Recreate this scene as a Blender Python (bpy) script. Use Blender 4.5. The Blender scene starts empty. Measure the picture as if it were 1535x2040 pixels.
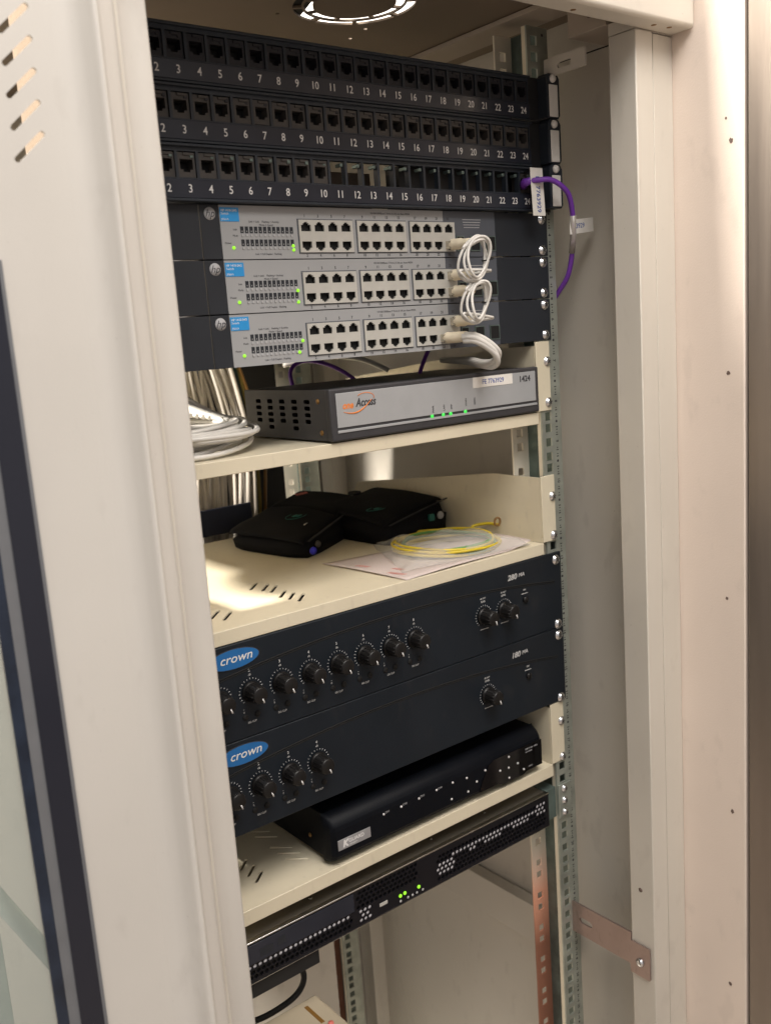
import bpy, bmesh, math, random
from mathutils import Vector, Matrix
from mathutils.geometry import tessellate_polygon
random.seed(7)
SC = bpy.context.scene
COL = SC.collection
S = 0.001            # geometry below is written in millimetres
ZO = 1.6             # height of the z = 0 line (top of the first switch) above the floor
U = 44.45
DEBUG = False

# ------------------------------------------------------------------ camera
cd = bpy.data.cameras.new("camera")
cam = bpy.data.objects.new("camera", cd); COL.objects.link(cam); SC.camera = cam
rx = Vector((0.78254459, -0.61857443, -0.07063741))
ry = Vector((-0.16792608, -0.10045321, -0.98066813))
rz = Vector((0.59952048, 0.7792784, -0.18248389))
M = Matrix((rx, -ry, -rz)).transposed().to_4x4()
M.translation = Vector((-799.136 * S, -721.981 * S, -113.898 * S + ZO))
cam.matrix_world = M
cd.sensor_fit = 'VERTICAL'; cd.sensor_height = 24.0; cd.lens = 1906.77 / 2040 * 24
cd.clip_start = 0.02; cd.clip_end = 60
cd.dof.use_dof = True; cd.dof.focus_distance = 0.92; cd.dof.aperture_fstop = 5.6

# ------------------------------------------------------------------ world, lamps, exposure
W = bpy.data.worlds.new("World"); SC.world = W; W.use_nodes = True
wn = W.node_tree.nodes; wl = W.node_tree.links
bg = wn["Background"]; bg.inputs[1].default_value = 0.64
tc = wn.new("ShaderNodeTexCoord"); sp = wn.new("ShaderNodeSeparateXYZ"); cr = wn.new("ShaderNodeValToRGB")
wl.new(tc.outputs["Generated"], sp.inputs[0]); wl.new(sp.outputs["Z"], cr.inputs[0]); wl.new(cr.outputs[0], bg.inputs[0])
mr = wn.new("ShaderNodeMapRange"); mr.inputs[1].default_value = -1; mr.inputs[2].default_value = 1
wl.new(sp.outputs["Z"], mr.inputs[0]); wl.new(mr.outputs[0], cr.inputs[0])
cr.color_ramp.elements[0].position = 0.25; cr.color_ramp.elements[0].color = (0.52, 0.41, 0.365, 1)
cr.color_ramp.elements[1].position = 0.75; cr.color_ramp.elements[1].color = (1.0, 0.965, 0.93, 1)

def area(name, loc, target, size, power, color, shape='RECTANGLE', size_y=None):
    l = bpy.data.lights.new(name, 'AREA'); l.shape = shape; l.size = size
    l.size_y = size_y or size; l.energy = power; l.color = color
    o = bpy.data.objects.new(name, l); COL.objects.link(o)
    o.location = Vector(loc) * S + Vector((0, 0, ZO))
    d = (Vector(target) - Vector(loc)).normalized()
    o.rotation_euler = d.to_track_quat('-Z', 'Y').to_euler()
    return o
area("ceiling_light_front", (-750, -1250, 1250), (-200, 0, -250), 1.2, 24, (1.0, 0.955, 0.91), size_y=0.6)
area("ceiling_light_left", (-1950, 30, 1320), (-400, 60, -300), 0.25, 175, (1.0, 0.93, 0.83), size_y=0.22)
area("ceiling_light_right", (-300, -900, 1500), (60, -160, 0), 0.8, 21, (1.0, 0.92, 0.86), size_y=0.5)
SC.view_settings.view_transform = 'Standard'; SC.view_settings.look = 'None'
SC.view_settings.gamma = 1; SC.view_settings.exposure = 0; SC.view_settings.use_curve_mapping = False

# ------------------------------------------------------------------ materials
def mat(name, col, rough=0.5, metal=0.0, var=0.06, scale=60, bump=0.0, bscale=900, emit=None, es=0,
        alpha=None, trans=0, spec=None, coat=0, stretch=None, col2=None, grime=0, gscale=5):
    m = bpy.data.materials.new(name); m.use_nodes = True
    n = m.node_tree.nodes; l = m.node_tree.links; b = n["Principled BSDF"]
    t = n.new("ShaderNodeTexCoord"); mp = n.new("ShaderNodeMapping")
    l.new(t.outputs["Object"], mp.inputs[0])
    if stretch: mp.inputs["Scale"].default_value = stretch
    ns = n.new("ShaderNodeTexNoise"); ns.inputs["Scale"].default_value = scale; ns.inputs["Detail"].default_value = 5
    l.new(mp.outputs[0], ns.inputs[0])
    rp = n.new("ShaderNodeValToRGB"); l.new(ns.outputs[0], rp.inputs[0])
    rp.color_ramp.elements[0].position = 0.3; rp.color_ramp.elements[1].position = 0.7
    c2 = col2 or [min(1, c * (1 + var)) for c in col]
    rp.color_ramp.elements[0].color = (*[c * (1 - var) for c in col], 1)
    rp.color_ramp.elements[1].color = (*c2, 1)
    out = rp.outputs[0]
    if grime:
        for sc_, lo, hi, amt, st in ((gscale, 0.50, 0.72, grime, (1, 1, 0.35)), (gscale * 9, 0.60, 0.70, grime * 0.8, (1, 1, 0.5)), (gscale * 60, 0.70, 0.76, grime * 2.0, (1, 1, 1))):
            mp2 = n.new("ShaderNodeMapping"); mp2.inputs["Scale"].default_value = st; l.new(t.outputs["Object"], mp2.inputs[0])
            n2 = n.new("ShaderNodeTexNoise"); n2.inputs["Scale"].default_value = sc_; n2.inputs["Detail"].default_value = 6; l.new(mp2.outputs[0], n2.inputs[0])
            m2 = n.new("ShaderNodeMapRange"); m2.inputs[1].default_value = lo; m2.inputs[2].default_value = hi; m2.inputs[3].default_value = 0; m2.inputs[4].default_value = amt
            l.new(n2.outputs[0], m2.inputs[0])
            mx = n.new("ShaderNodeMix"); mx.data_type = 'RGBA'; mx.inputs[7].default_value = (0.16, 0.13, 0.105, 1)
            l.new(m2.outputs[0], mx.inputs[0]); l.new(out, mx.inputs[6]); out = mx.outputs[2]
    l.new(out, b.inputs["Base Color"])
    b.inputs["Metallic"].default_value = metal
    mrr = n.new("ShaderNodeMapRange"); mrr.inputs[3].default_value = max(0.02, rough - 0.07); mrr.inputs[4].default_value = min(1, rough + 0.07)
    l.new(ns.outputs[0], mrr.inputs[0]); l.new(mrr.outputs[0], b.inputs["Roughness"])
    if spec is not None: b.inputs["Specular IOR Level"].default_value = spec
    if coat: b.inputs["Coat Weight"].default_value = coat
    if trans: b.inputs["Transmission Weight"].default_value = trans
    if alpha is not None: b.inputs["Alpha"].default_value = alpha
    if bump:
        nb = n.new("ShaderNodeTexNoise"); nb.inputs["Scale"].default_value = bscale; nb.inputs["Detail"].default_value = 3
        l.new(mp.outputs[0], nb.inputs[0])
        bp_ = n.new("ShaderNodeBump"); bp_.inputs["Strength"].default_value = bump; bp_.inputs["Distance"].default_value = 0.0004
        l.new(nb.outputs[0], bp_.inputs["Height"]); l.new(bp_.outputs[0], b.inputs["Normal"])
    if emit: b.inputs["Emission Color"].default_value = (*emit, 1); b.inputs["Emission Strength"].default_value = es
    return m
m_paint = mat("cream_powder_coat", (0.60, 0.56, 0.49), 0.42, var=0.03, scale=9, bump=0.3, bscale=1500, grime=0.10)
m_door = mat("pale_grey_powder_coat", (0.60, 0.575, 0.53), 0.45, var=0.03, scale=7, bump=0.3, bscale=1500, grime=0.09)
m_wall = mat("peach_white_wall_paint", (0.80, 0.69, 0.60), 0.55, var=0.03, scale=8, bump=0.5, bscale=500, grime=0.09)
m_inner = mat("inner_cabinet_paint", (0.60, 0.56, 0.49), 0.5, var=0.04, scale=6, bump=0.3, bscale=1500, grime=0.14)
m_shelf = mat("ivory_shelf_enamel", (0.68, 0.615, 0.465), 0.38, var=0.03, scale=12, bump=0.3, bscale=1300, grime=0.12, gscale=12)
m_zinc = mat("galvanised_steel", (0.42, 0.45, 0.40), 0.36, metal=0.6, var=0.2, scale=45, bump=0.2, bscale=300)
m_zincdk = mat("dark_steel_and_shaded_web", (0.15, 0.20, 0.185), 0.4, metal=0.6, var=0.25, scale=50, bump=0.2, bscale=300)  # rail web: shade of its sideways face painted in; elsewhere plain dark steel
m_pass = mat("yellow_pink_passivated_zinc", (0.38, 0.295, 0.27), 0.33, metal=0.8, var=0.1, scale=14, grime=0.3, gscale=20)
m_passc = mat("cream_passivated_zinc", (0.78, 0.72, 0.58), 0.36, metal=0.35, var=0.06, scale=14)
m_steel = mat("brushed_stainless", (0.30, 0.255, 0.22), 0.40, metal=0.85, var=0.05, scale=30, stretch=(3, 3, 0.15), bump=0.15, bscale=500)
m_flange = mat("zinc_with_painted_reflection", (0.92, 0.85, 0.70), 0.5, metal=0.15, var=0.04, scale=14)  # cream and salmon reflections on the steel, painted into its colour by height
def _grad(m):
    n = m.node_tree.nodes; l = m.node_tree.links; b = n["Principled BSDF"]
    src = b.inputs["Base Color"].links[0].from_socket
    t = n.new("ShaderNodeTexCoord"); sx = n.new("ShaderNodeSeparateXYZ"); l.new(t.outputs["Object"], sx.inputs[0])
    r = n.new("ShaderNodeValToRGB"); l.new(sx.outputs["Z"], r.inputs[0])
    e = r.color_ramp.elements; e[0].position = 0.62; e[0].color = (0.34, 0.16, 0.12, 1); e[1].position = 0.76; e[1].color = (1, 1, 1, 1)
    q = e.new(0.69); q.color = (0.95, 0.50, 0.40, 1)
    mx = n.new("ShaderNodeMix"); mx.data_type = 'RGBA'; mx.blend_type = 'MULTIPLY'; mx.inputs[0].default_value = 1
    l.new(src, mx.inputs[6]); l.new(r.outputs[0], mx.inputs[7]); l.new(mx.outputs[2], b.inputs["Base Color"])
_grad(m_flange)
m_screw = mat("chromed_screw", (0.75, 0.76, 0.78), 0.2, metal=1.0, var=0.05)
m_patch = mat("slate_black_plastic", (0.023, 0.029, 0.039), 0.42, var=0.12, scale=40, spec=0.38)
m_strip = mat("glossy_label_strip", (0.022, 0.025, 0.036), 0.2, var=0.15, scale=20, spec=0.4)
m_jack = mat("grey_jack_plastic", (0.060, 0.054, 0.050), 0.5, var=0.1, spec=0.35)
m_jackdk = mat("dark_jack_plastic", (0.018, 0.018, 0.023), 0.5, var=0.1, spec=0.35)
m_black = mat("matt_black", (0.008, 0.008, 0.009), 0.6, var=0.1)
m_hole = mat("socket_black", (0.003, 0.003, 0.003), 0.8, var=0.1)
m_swgrey = mat("light_grey_switch_face", (0.33, 0.335, 0.34), 0.45, var=0.03, scale=20, bump=0.15, spec=0.4)
m_swblue = mat("blue_grey_switch_face", (0.082, 0.090, 0.108), 0.45, var=0.04, scale=20, bump=0.15, spec=0.4)
m_swdark = mat("charcoal_switch_face", (0.020, 0.023, 0.029), 0.5, var=0.06, scale=30, bump=0.2, spec=0.35)
m_port = mat("nickel_port_frame", (0.50, 0.49, 0.45), 0.4, metal=0.1, var=0.06)
m_blue = mat("sky_blue_sticker", (0.02, 0.27, 0.62), 0.4, var=0.04)
m_white = mat("white_print", (0.72, 0.71, 0.70), 0.6, var=0.03)
m_greyp = mat("grey_print", (0.42, 0.42, 0.43), 0.6, var=0.03)
m_dkprint = mat("dark_print", (0.04, 0.04, 0.045), 0.6, var=0.03)
m_label = mat("white_paper_label", (0.74, 0.71, 0.66), 0.6, var=0.04, scale=150)
m_blink = mat("blue_ink", (0.06, 0.10, 0.32), 0.6, var=0.03)
m_orange = mat("orange_print", (0.75, 0.22, 0.04), 0.5, var=0.03)
m_led = mat("green_led", (0.05, 0.25, 0.02), 0.3, emit=(0.42, 1.0, 0.03), es=0.95)
m_ledr = mat("emerald_led", (0.02, 0.25, 0.05), 0.3, emit=(0.08, 0.95, 0.10), es=0.85)
m_rbody = mat("dark_grey_router_case", (0.042, 0.041, 0.045), 0.5, var=0.05, bump=0.3, spec=0.4, grime=0.08, gscale=12)
m_rface = mat("silver_router_face", (0.40, 0.41, 0.42), 0.36, var=0.03, metal=0.2)
m_amp = mat("blue_black_amplifier_face", (0.0085, 0.0125, 0.0180), 0.45, var=0.1, scale=18, bump=0.35, bscale=1800, spec=0.28, grime=0.04, gscale=7)
m_ampdk = mat("amplifier_chassis", (0.008, 0.008, 0.010), 0.6, var=0.1)
m_knob = mat("black_knob_plastic", (0.008, 0.0075, 0.0075), 0.38, var=0.1, spec=0.35)
m_oval = mat("blue_badge", (0.015, 0.13, 0.36), 0.3, var=0.05)
m_dvr = mat("satin_black_recorder", (0.0035, 0.0045, 0.007), 0.5, var=0.1, bump=0.1, spec=0.12, grime=0.015, gscale=12)
m_gloss = mat("gloss_black_acrylic", (0.003, 0.003, 0.004), 0.08, var=0.1, spec=0.35)
m_badge = mat("silver_badge", (0.33, 0.33, 0.34), 0.4, metal=0.3, var=0.05)
m_srv = mat("black_server_face", (0.006, 0.006, 0.009), 0.4, var=0.1, spec=0.3)
m_srvtop = mat("bronze_black_server_lid", (0.30, 0.275, 0.23), 0.3, metal=0.8, var=0.03, scale=6)
m_edge = mat("bare_steel_edge", (0.62, 0.62, 0.60), 0.25, metal=1.0, var=0.05)
m_grille = mat("pale_grille_backing", (0.62, 0.62, 0.66), 0.5, var=0.1)
m_bag = mat("black_nylon_pouch", (0.0045, 0.0045, 0.0055), 0.8, var=0.2, scale=200, bump=0.7, bscale=1600, spec=0.15)
m_teal = mat("teal_embroidery", (0.01, 0.11, 0.085), 0.7, var=0.1)
m_bluebtn = mat("deep_blue_button", (0.02, 0.02, 0.5), 0.3, var=0.1)
m_cab = mat("white_cable_sheath", (0.62, 0.60, 0.56), 0.42, var=0.05, scale=80)
m_beige = mat("beige_cable_sheath", (0.48, 0.44, 0.385), 0.5, var=0.12, scale=25)
m_plug = mat("cream_plug_boot", (0.80, 0.71, 0.54), 0.45, var=0.05)
m_clear = mat("clear_plug", (0.8, 0.75, 0.62), 0.15, var=0.05, trans=0.6)
m_purple = mat("purple_cable_sheath", (0.15, 0.035, 0.34), 0.4, var=0.06)
m_yel = mat("yellow_wire", (0.62, 0.47, 0.02), 0.4, var=0.06)
m_grn = mat("green_wire", (0.10, 0.26, 0.06), 0.4, var=0.06)
m_paper = mat("pale_pink_paper", (0.56, 0.48, 0.45), 0.7, var=0.05, scale=30)
m_red = mat("red_print", (0.62, 0.16, 0.13), 0.6, var=0.1)
m_bagp = mat("clear_polythene", (0.78, 0.76, 0.72), 0.07, var=0.02, alpha=0.2, bump=1.0, bscale=60)
m_navy = mat("navy_hook_strap", (0.012, 0.016, 0.035), 0.8, var=0.15, bump=0.5)
m_brown = mat("brown_wire", (0.20, 0.10, 0.02), 0.5)
m_tealw = mat("dark_green_wire", (0.02, 0.06, 0.05), 0.5)
m_glass = mat("door_glass", (0.36, 0.43, 0.42), 0.03, var=0.02, alpha=0.34)
m_frit = mat("black_glass_border", (0.016, 0.018, 0.028), 0.14, var=0.08, scale=5)
m_fritg = mat("grey_rubber_seal", (0.15, 0.155, 0.165), 0.5, var=0.05)
m_fritb = mat("navy_glass_border", (0.016, 0.024, 0.042), 0.15, var=0.35, scale=40)
m_lamp = mat("lamp_panel", (1, 1, 1), 0.5, emit=(1.0, 0.95, 0.86), es=2.5)
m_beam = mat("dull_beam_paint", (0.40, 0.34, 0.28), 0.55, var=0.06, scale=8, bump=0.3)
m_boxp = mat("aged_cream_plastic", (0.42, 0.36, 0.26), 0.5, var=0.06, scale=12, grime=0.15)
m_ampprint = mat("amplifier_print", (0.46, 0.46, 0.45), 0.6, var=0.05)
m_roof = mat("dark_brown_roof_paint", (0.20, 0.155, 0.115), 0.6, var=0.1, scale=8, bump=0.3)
m_ywire = mat("olive_yellow_wire", (0.22, 0.17, 0.03), 0.5)
m_strut = mat("green_grey_steel", (0.34, 0.37, 0.33), 0.5, metal=0.2, var=0.15, scale=20)
m_floor = mat("vinyl_floor", (0.22, 0.18, 0.15), 0.5, var=0.1, scale=5)
m_back = mat("room_wall_paint", (0.50, 0.44, 0.37), 0.7, var=0.05, scale=4)
m_dirt = mat("rubbed_bare_patch", (0.16, 0.11, 0.09), 0.7, var=0.4, scale=900)

# ------------------------------------------------------------------ mesh builder (millimetres)
class MB:
    def __init__(self): self.bm = bmesh.new()
    def poly(self, pts, smooth=False):
        vs = [self.bm.verts.new(p) for p in pts]
        f = self.bm.faces.new(vs); f.smooth = smooth; return f
    def mesh(self, vs, fs, smooth=False):
        b = [self.bm.verts.new(v) for v in vs]
        for f in fs:
            try: self.bm.faces.new([b[i] for i in f]).smooth = smooth
            except ValueError: pass
        return b
    def box(self, x0, x1, y0, y1, z0, z1, b=0, seg=2):
        v = self.mesh([(x, y, z) for x in (x0, x1) for y in (y0, y1) for z in (z0, z1)],
                      [(0, 1, 3, 2), (4, 6, 7, 5), (0, 4, 5, 1), (2, 3, 7, 6), (0, 2, 6, 4), (1, 5, 7, 3)])
        if b:
            es = {e for q in v for e in q.link_edges}
            r = bmesh.ops.bevel(self.bm, geom=list(es), offset=b, segments=seg, affect='EDGES', profile=0.5)
            for f in r['faces']: f.smooth = True
        return self
    def tube(self, pts, r, n=10, cap=True, flat=1.0):
        pts = [Vector(p) for p in pts]; rings = []; prev = None
        for i, p in enumerate(pts):
            t = (pts[min(i + 1, len(pts) - 1)] - pts[max(i - 1, 0)])
            if t.length < 1e-9: t = Vector((0, 0, 1))
            t.normalize()
            if prev is None:
                a = Vector((0, 0, 1)) if abs(t.z) < 0.9 else Vector((1, 0, 0))
                nrm = t.cross(a).normalized()
            else:
                nrm = (prev - t * prev.dot(t))
                nrm = nrm.normalized() if nrm.length > 1e-6 else t.orthogonal().normalized()
            prev = nrm; bn = t.cross(nrm)
            rr = r[i] if isinstance(r, (list, tuple)) else r
            rings.append([self.bm.verts.new(p + (nrm * math.cos(a) + bn * math.sin(a) * flat) * rr)
                          for a in [2 * math.pi * k / n for k in range(n)]])
        for a, b in zip(rings, rings[1:]):
            for k in range(n): self.bm.faces.new((a[k], a[(k + 1) % n], b[(k + 1) % n], b[k])).smooth = True
        if cap:
            self.bm.faces.new(rings[0][::-1]); self.bm.faces.new(rings[-1])
        return self
    def plate(self, outer, holes, t, mp):
        """outline with holes in 2D, given thickness t, mapped by mp(u, v, w)"""
        loops = [[Vector((u, v, 0)) for u, v in outer]] + [[Vector((u, v, 0)) for u, v in h] for h in holes]
        flat = [p for L in loops for p in L]
        tri = tessellate_polygon(loops)
        if DEBUG:
            ar = lambda L: abs(sum(L[i].x * L[(i + 1) % len(L)].y - L[(i + 1) % len(L)].x * L[i].y for i in range(len(L)))) / 2
            want = ar(loops[0]) - sum(ar(L) for L in loops[1:]); got = sum(ar([flat[i] for i in f]) for f in tri)
            if abs(want - got) > 0.02 * want: print('TESS', round(want), round(got), len(holes), outer[:2])
        a = [self.bm.verts.new(mp(p.x, p.y, 0)) for p in flat]
        c = [self.bm.verts.new(mp(p.x, p.y, t)) for p in flat]
        for f in tri:
            try: self.bm.faces.new([a[i] for i in f]); self.bm.faces.new([c[i] for i in reversed(f)])
            except ValueError: pass
        k = 0
        for L in loops:
            n = len(L)
            for i in range(n):
                i0, i1 = k + i, k + (i + 1) % n
                try: self.bm.faces.new((a[i0], a[i1], c[i1], c[i0]))
                except ValueError: pass
            k += n
        return self
    def ladder(self, x0, x1, z0, z1, holes, t, mp):
        """upright strip with one column of square holes, built from butted bands"""
        hs = sorted(holes, key=lambda h: h[0][1]); z = z0; hx0, hx1 = hs[0][0][0], hs[0][1][0]
        def bar(a, b, c, d):
            self.mesh([mp(u, v, w) for u in (a, b) for v in (c, d) for w in (0, t)],
                      [(0, 1, 3, 2), (4, 6, 7, 5), (0, 4, 5, 1), (2, 3, 7, 6), (0, 2, 6, 4), (1, 5, 7, 3)])
        bar(x0, hx0, z0, z1); bar(hx1, x1, z0, z1)
        for h in hs:
            bar(hx0, hx1, z, h[0][1]); z = h[2][1]
        bar(hx0, hx1, z, z1)
        return self
    def lathe(self, prof, origin, axis='-y', n=28):
        """profile of (radius, height along axis)"""
        o = Vector(origin)
        A = {'-y': (Vector((1, 0, 0)), Vector((0, 0, 1)), Vector((0, -1, 0))),
             'z': (Vector((1, 0, 0)), Vector((0, 1, 0)), Vector((0, 0, 1))),
             '-x': (Vector((0, 1, 0)), Vector((0, 0, 1)), Vector((-1, 0, 0))),
             '-z': (Vector((1, 0, 0)), Vector((0, 1, 0)), Vector((0, 0, -1)))}[axis]
        rings = [[self.bm.verts.new(o + (A[0] * math.cos(q) + A[1] * math.sin(q)) * r + A[2] * h)
                  for q in [2 * math.pi * k / n for k in range(n)]] for r, h in prof]
        for a, b in zip(rings, rings[1:]):
            for k in range(n): self.bm.faces.new((a[k], a[(k + 1) % n], b[(k + 1) % n], b[k])).smooth = True
        self.bm.faces.new(rings[0][::-1]); self.bm.faces.new(rings[-1])
        return self
    def text(self, s, size, origin, right=(1, 0, 0), up=(0, 0, 1), bold=0.0, align='CENTER', shear=0.0, d=0.12, sx=1.0):
        me = text_mesh(s, bold, shear, align)
        R = Vector(right).normalized(); Up = Vector(up).normalized(); N = R.cross(Up); o = Vector(origin)
        v = [self.bm.verts.new(o + R * p[0] * size * sx + Up * p[1] * size + N * (d * p[2])) for p in me[0]]
        for f in me[1]:
            try: self.bm.faces.new([v[i] for i in f])
            except ValueError: pass
        return self
    def build(self, name, m, parent=None, keep=False, recalc=True):
        if recalc and not getattr(self, 'norecalc', False): bmesh.ops.recalc_face_normals(self.bm, faces=self.bm.faces[:])
        me = bpy.data.meshes.new(name)
        if parent is None and not keep:
            xs = [v.co for v in self.bm.verts]
            c = Vector(((min(p.x for p in xs) + max(p.x for p in xs)) / 2, (min(p.y for p in xs) + max(p.y for p in xs)) / 2, min(p.z for p in xs)))
        elif parent is not None: c = Vector(parent['o'])
        else: c = Vector((0, 0, 0))
        for v in self.bm.verts: v.co = (v.co - c) * S
        self.bm.to_mesh(me); self.bm.free()
        me.materials.append(m)
        o = bpy.data.objects.new(name, me); COL.objects.link(o)
        if parent is not None: o.parent = parent; o['o'] = parent['o']
        else: o.location = c * S + Vector((0, 0, ZO)); o['o'] = tuple(c)
        return o

_tc = {}
def text_mesh(s, bold, shear, align):
    k = (s, bold, shear, align)
    if k not in _tc:
        c = bpy.data.curves.new("t", 'FONT'); c.body = s; c.size = 1; c.offset = bold; c.shear = shear
        c.align_x = align; c.align_y = 'CENTER'; c.resolution_u = 3; c.extrude = 0.5
        o = bpy.data.objects.new("t", c); COL.objects.link(o)
        me = bpy.data.meshes.new_from_object(o.evaluated_get(bpy.context.evaluated_depsgraph_get()))
        _tc[k] = ([tuple(v.co) for v in me.vertices], [tuple(p.vertices) for p in me.polygons])
        bpy.data.objects.remove(o); bpy.data.curves.remove(c); bpy.data.meshes.remove(me)
    return _tc[k]

def spline(pts, n=10, closed=False):
    P = [Vector(p) for p in pts]; out = []
    N = len(P); rng = range(N if closed else N - 1)
    for i in rng:
        if closed: a, b, c, d = P[(i - 1) % N], P[i], P[(i + 1) % N], P[(i + 2) % N]
        else: a, b, c, d = P[max(i - 1, 0)], P[i], P[i + 1], P[min(i + 2, N - 1)]
        for k in range(n):
            t = k / n
            out.append(0.5 * ((2 * b) + (c - a) * t + (2 * a - 5 * b + 4 * c - d) * t * t + (3 * b - a - 3 * c + d) * t ** 3))
    if not closed: out.append(P[-1])
    return out

def thing(name, loc, label, cat, group=None):
    o = bpy.data.objects.new(name, None); COL.objects.link(o)
    o.empty_display_size = 0.02
    o.location = Vector(loc) * S + Vector((0, 0, ZO)); o['o'] = tuple(float(q) for q in loc)
    o['label'] = label; o['category'] = cat
    if group: o['group'] = group
    return o
def tag(o, label, cat, group=None, kind=None):
    o['label'] = label; o['category'] = cat
    if group: o['group'] = group
    if kind: o['kind'] = kind
    return o
def struct(o): o['kind'] = 'structure'; return o
def kids(o): return [c for c in bpy.data.objects if c.parent == o]
def copy_tree(o, dloc, label=None, parent=None):
    c = o.copy(); COL.objects.link(c)
    if parent is None:
        c.location = o.location + Vector(dloc) * S
        c['o'] = tuple(a + b for a, b in zip(o['o'], dloc))
        if label: c['label'] = label
    else: c.parent = parent
    for ch in kids(o): copy_tree(ch, dloc, None, c)
    return c
XZ = lambda y: (lambda u, v, w: (u, y + w, v))        # plate facing the front, thickness going back
def rect(x0, x1, z0, z1): return [(x0, z0), (x1, z0), (x1, z1), (x0, z1)]
def rrect(x0, x1, z0, z1, r, n=5):
    out = []
    for cx, cz, a0 in ((x1 - r, z0 + r, -90), (x1 - r, z1 - r, 0), (x0 + r, z1 - r, 90), (x0 + r, z0 + r, 180)):
        for k in range(n + 1):
            a = math.radians(a0 + 90 * k / n); out.append((cx + r * math.cos(a), cz + r * math.sin(a)))
    return out
def slot(cx, cz, L, w, ang, n=5):
    a = math.radians(ang); out = []
    for sgn, base in ((1, -90), (-1, 90)):
        for k in range(n + 1):
            q = math.radians(base + 180 * k / n)
            u = sgn * (L / 2 - w / 2) + w / 2 * math.cos(q); v = w / 2 * math.sin(q)
            out.append((cx + u * math.cos(a) - v * math.sin(a), cz + u * math.sin(a) + v * math.cos(a)))
    return out
def circ(cx, cz, r, n=20): return [(cx + r * math.cos(2 * math.pi * k / n), cz + r * math.sin(2 * math.pi * k / n)) for k in range(n)]

def screw(parent, x, y, z, r=4.6, m=None):
    b = MB().lathe([(r * 1.15, 0), (r * 1.15, 0.7), (r, 0.8), (r * 0.92, 2.0), (r * 0.6, 3.0), (r * 0.3, 3.3), (0.1, 3.35)], (x, y, z), n=18)
    o = b.build('screw', m or m_screw, parent)
    c = MB()
    for a, w in ((0.5, 1.1), (0.5 + math.pi / 2, 1.1)):
        c.box(-r * 0.5, r * 0.5, -0.25, 0.3, -w / 2 * 0.8, w / 2 * 0.8)
        for v in c.bm.verts[-8:]:
            q = v.co.copy(); v.co = Vector((x + q.x * math.cos(a) - q.z * math.sin(a), y - 3.15 + q.y, z + q.x * math.sin(a) + q.z * math.cos(a)))
    c.build('cross_slot', m_dkprint, o)
    return o

# ================================================================== SETTING
struct(MB().box(-4000, 3000, -4000, 2500, -1604, -1600).build('floor', m_floor))
b = MB().box(-4000, 3000, 1300, 1340, -1600, 1500); struct(b.build('back_wall', m_back))

# painted wall beside the cabinet, with rubbed screw spots
wl_ = thing('wall_panel', (70, -160, -1600), 'peach white painted wall strip with rubbed screw heads right of the cabinet', 'wall')
MB().box(60, 95, -195.5, -112, -1600, 620, b=1.5).build('painted_face', m_wall, wl_)
def blob(cx, cz, r, seed, n=14):
    rr = random.Random(seed)
    return [(cx + r * (0.6 + 0.5 * rr.random()) * math.cos(2 * math.pi * k / n), cz + r * (0.7 + 0.6 * rr.random()) * math.sin(2 * math.pi * k / n)) for k in range(n)]
for i, (yy, zz, r) in enumerate([(-176.7, 64, 1.3), (-181.9, 42.7, 2.6), (-177.9, -176, 2.2), (-174.8, -408.6, 1.8), (-180, -646.3, 2.4), (-176.4, -857.8, 2.4)]):
    MB().plate(blob(yy, zz, r, i), [], 0.25, lambda u, v, w: (59.9 - w, u, v)).build('worn_screw_head', m_dirt, wl_)
dj = MB().box(66, 90, -199, -196, -1600, 620).build('door_joint', m_black); tag(dj, 'dark rubber joint between the painted wall strip and the stainless panel', 'seal')
sp_ = MB().box(60, 75, -900, -199.5, -1600, 620, b=1).build('stainless_panel', m_steel); tag(sp_, 'brushed stainless steel panel at the far right behind the painted wall strip', 'panel')

# lamp over the cabinet (seen through the fan grille)
lp = thing('ceiling_lamp', (-185, 200, 420), 'bright white ceiling lamp panel seen through the fan grille of the cabinet roof', 'lamp')
MB().box(-300, 900, 60, 1300, 425, 450).build('diffuser', m_lamp, lp)
MB().plate(rect(-320, 920, 40, 1320), [rect(-300, 900, 60, 1300)], 30, lambda u, v, w: (u, v, 423 + w)).build('frame', m_paint, lp)

# ------------------------------------------------------------------ cabinet
cab = thing('rack_cabinet', (-241, 200, -1560), 'cream steel equipment cabinet standing open with the rack equipment inside', 'cabinet')
# front right pillar (side face x=0, front face y=-120)
MB().box(0, 26.2, -120, -88, -1540, 151.9, b=1.2).build('front_pillar', m_paint, cab)
MB().box(28.6, 59.4, -118.5, -88, -1540, 151.2, b=0.8).build('pillar_trim', m_paint, cab)
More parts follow.
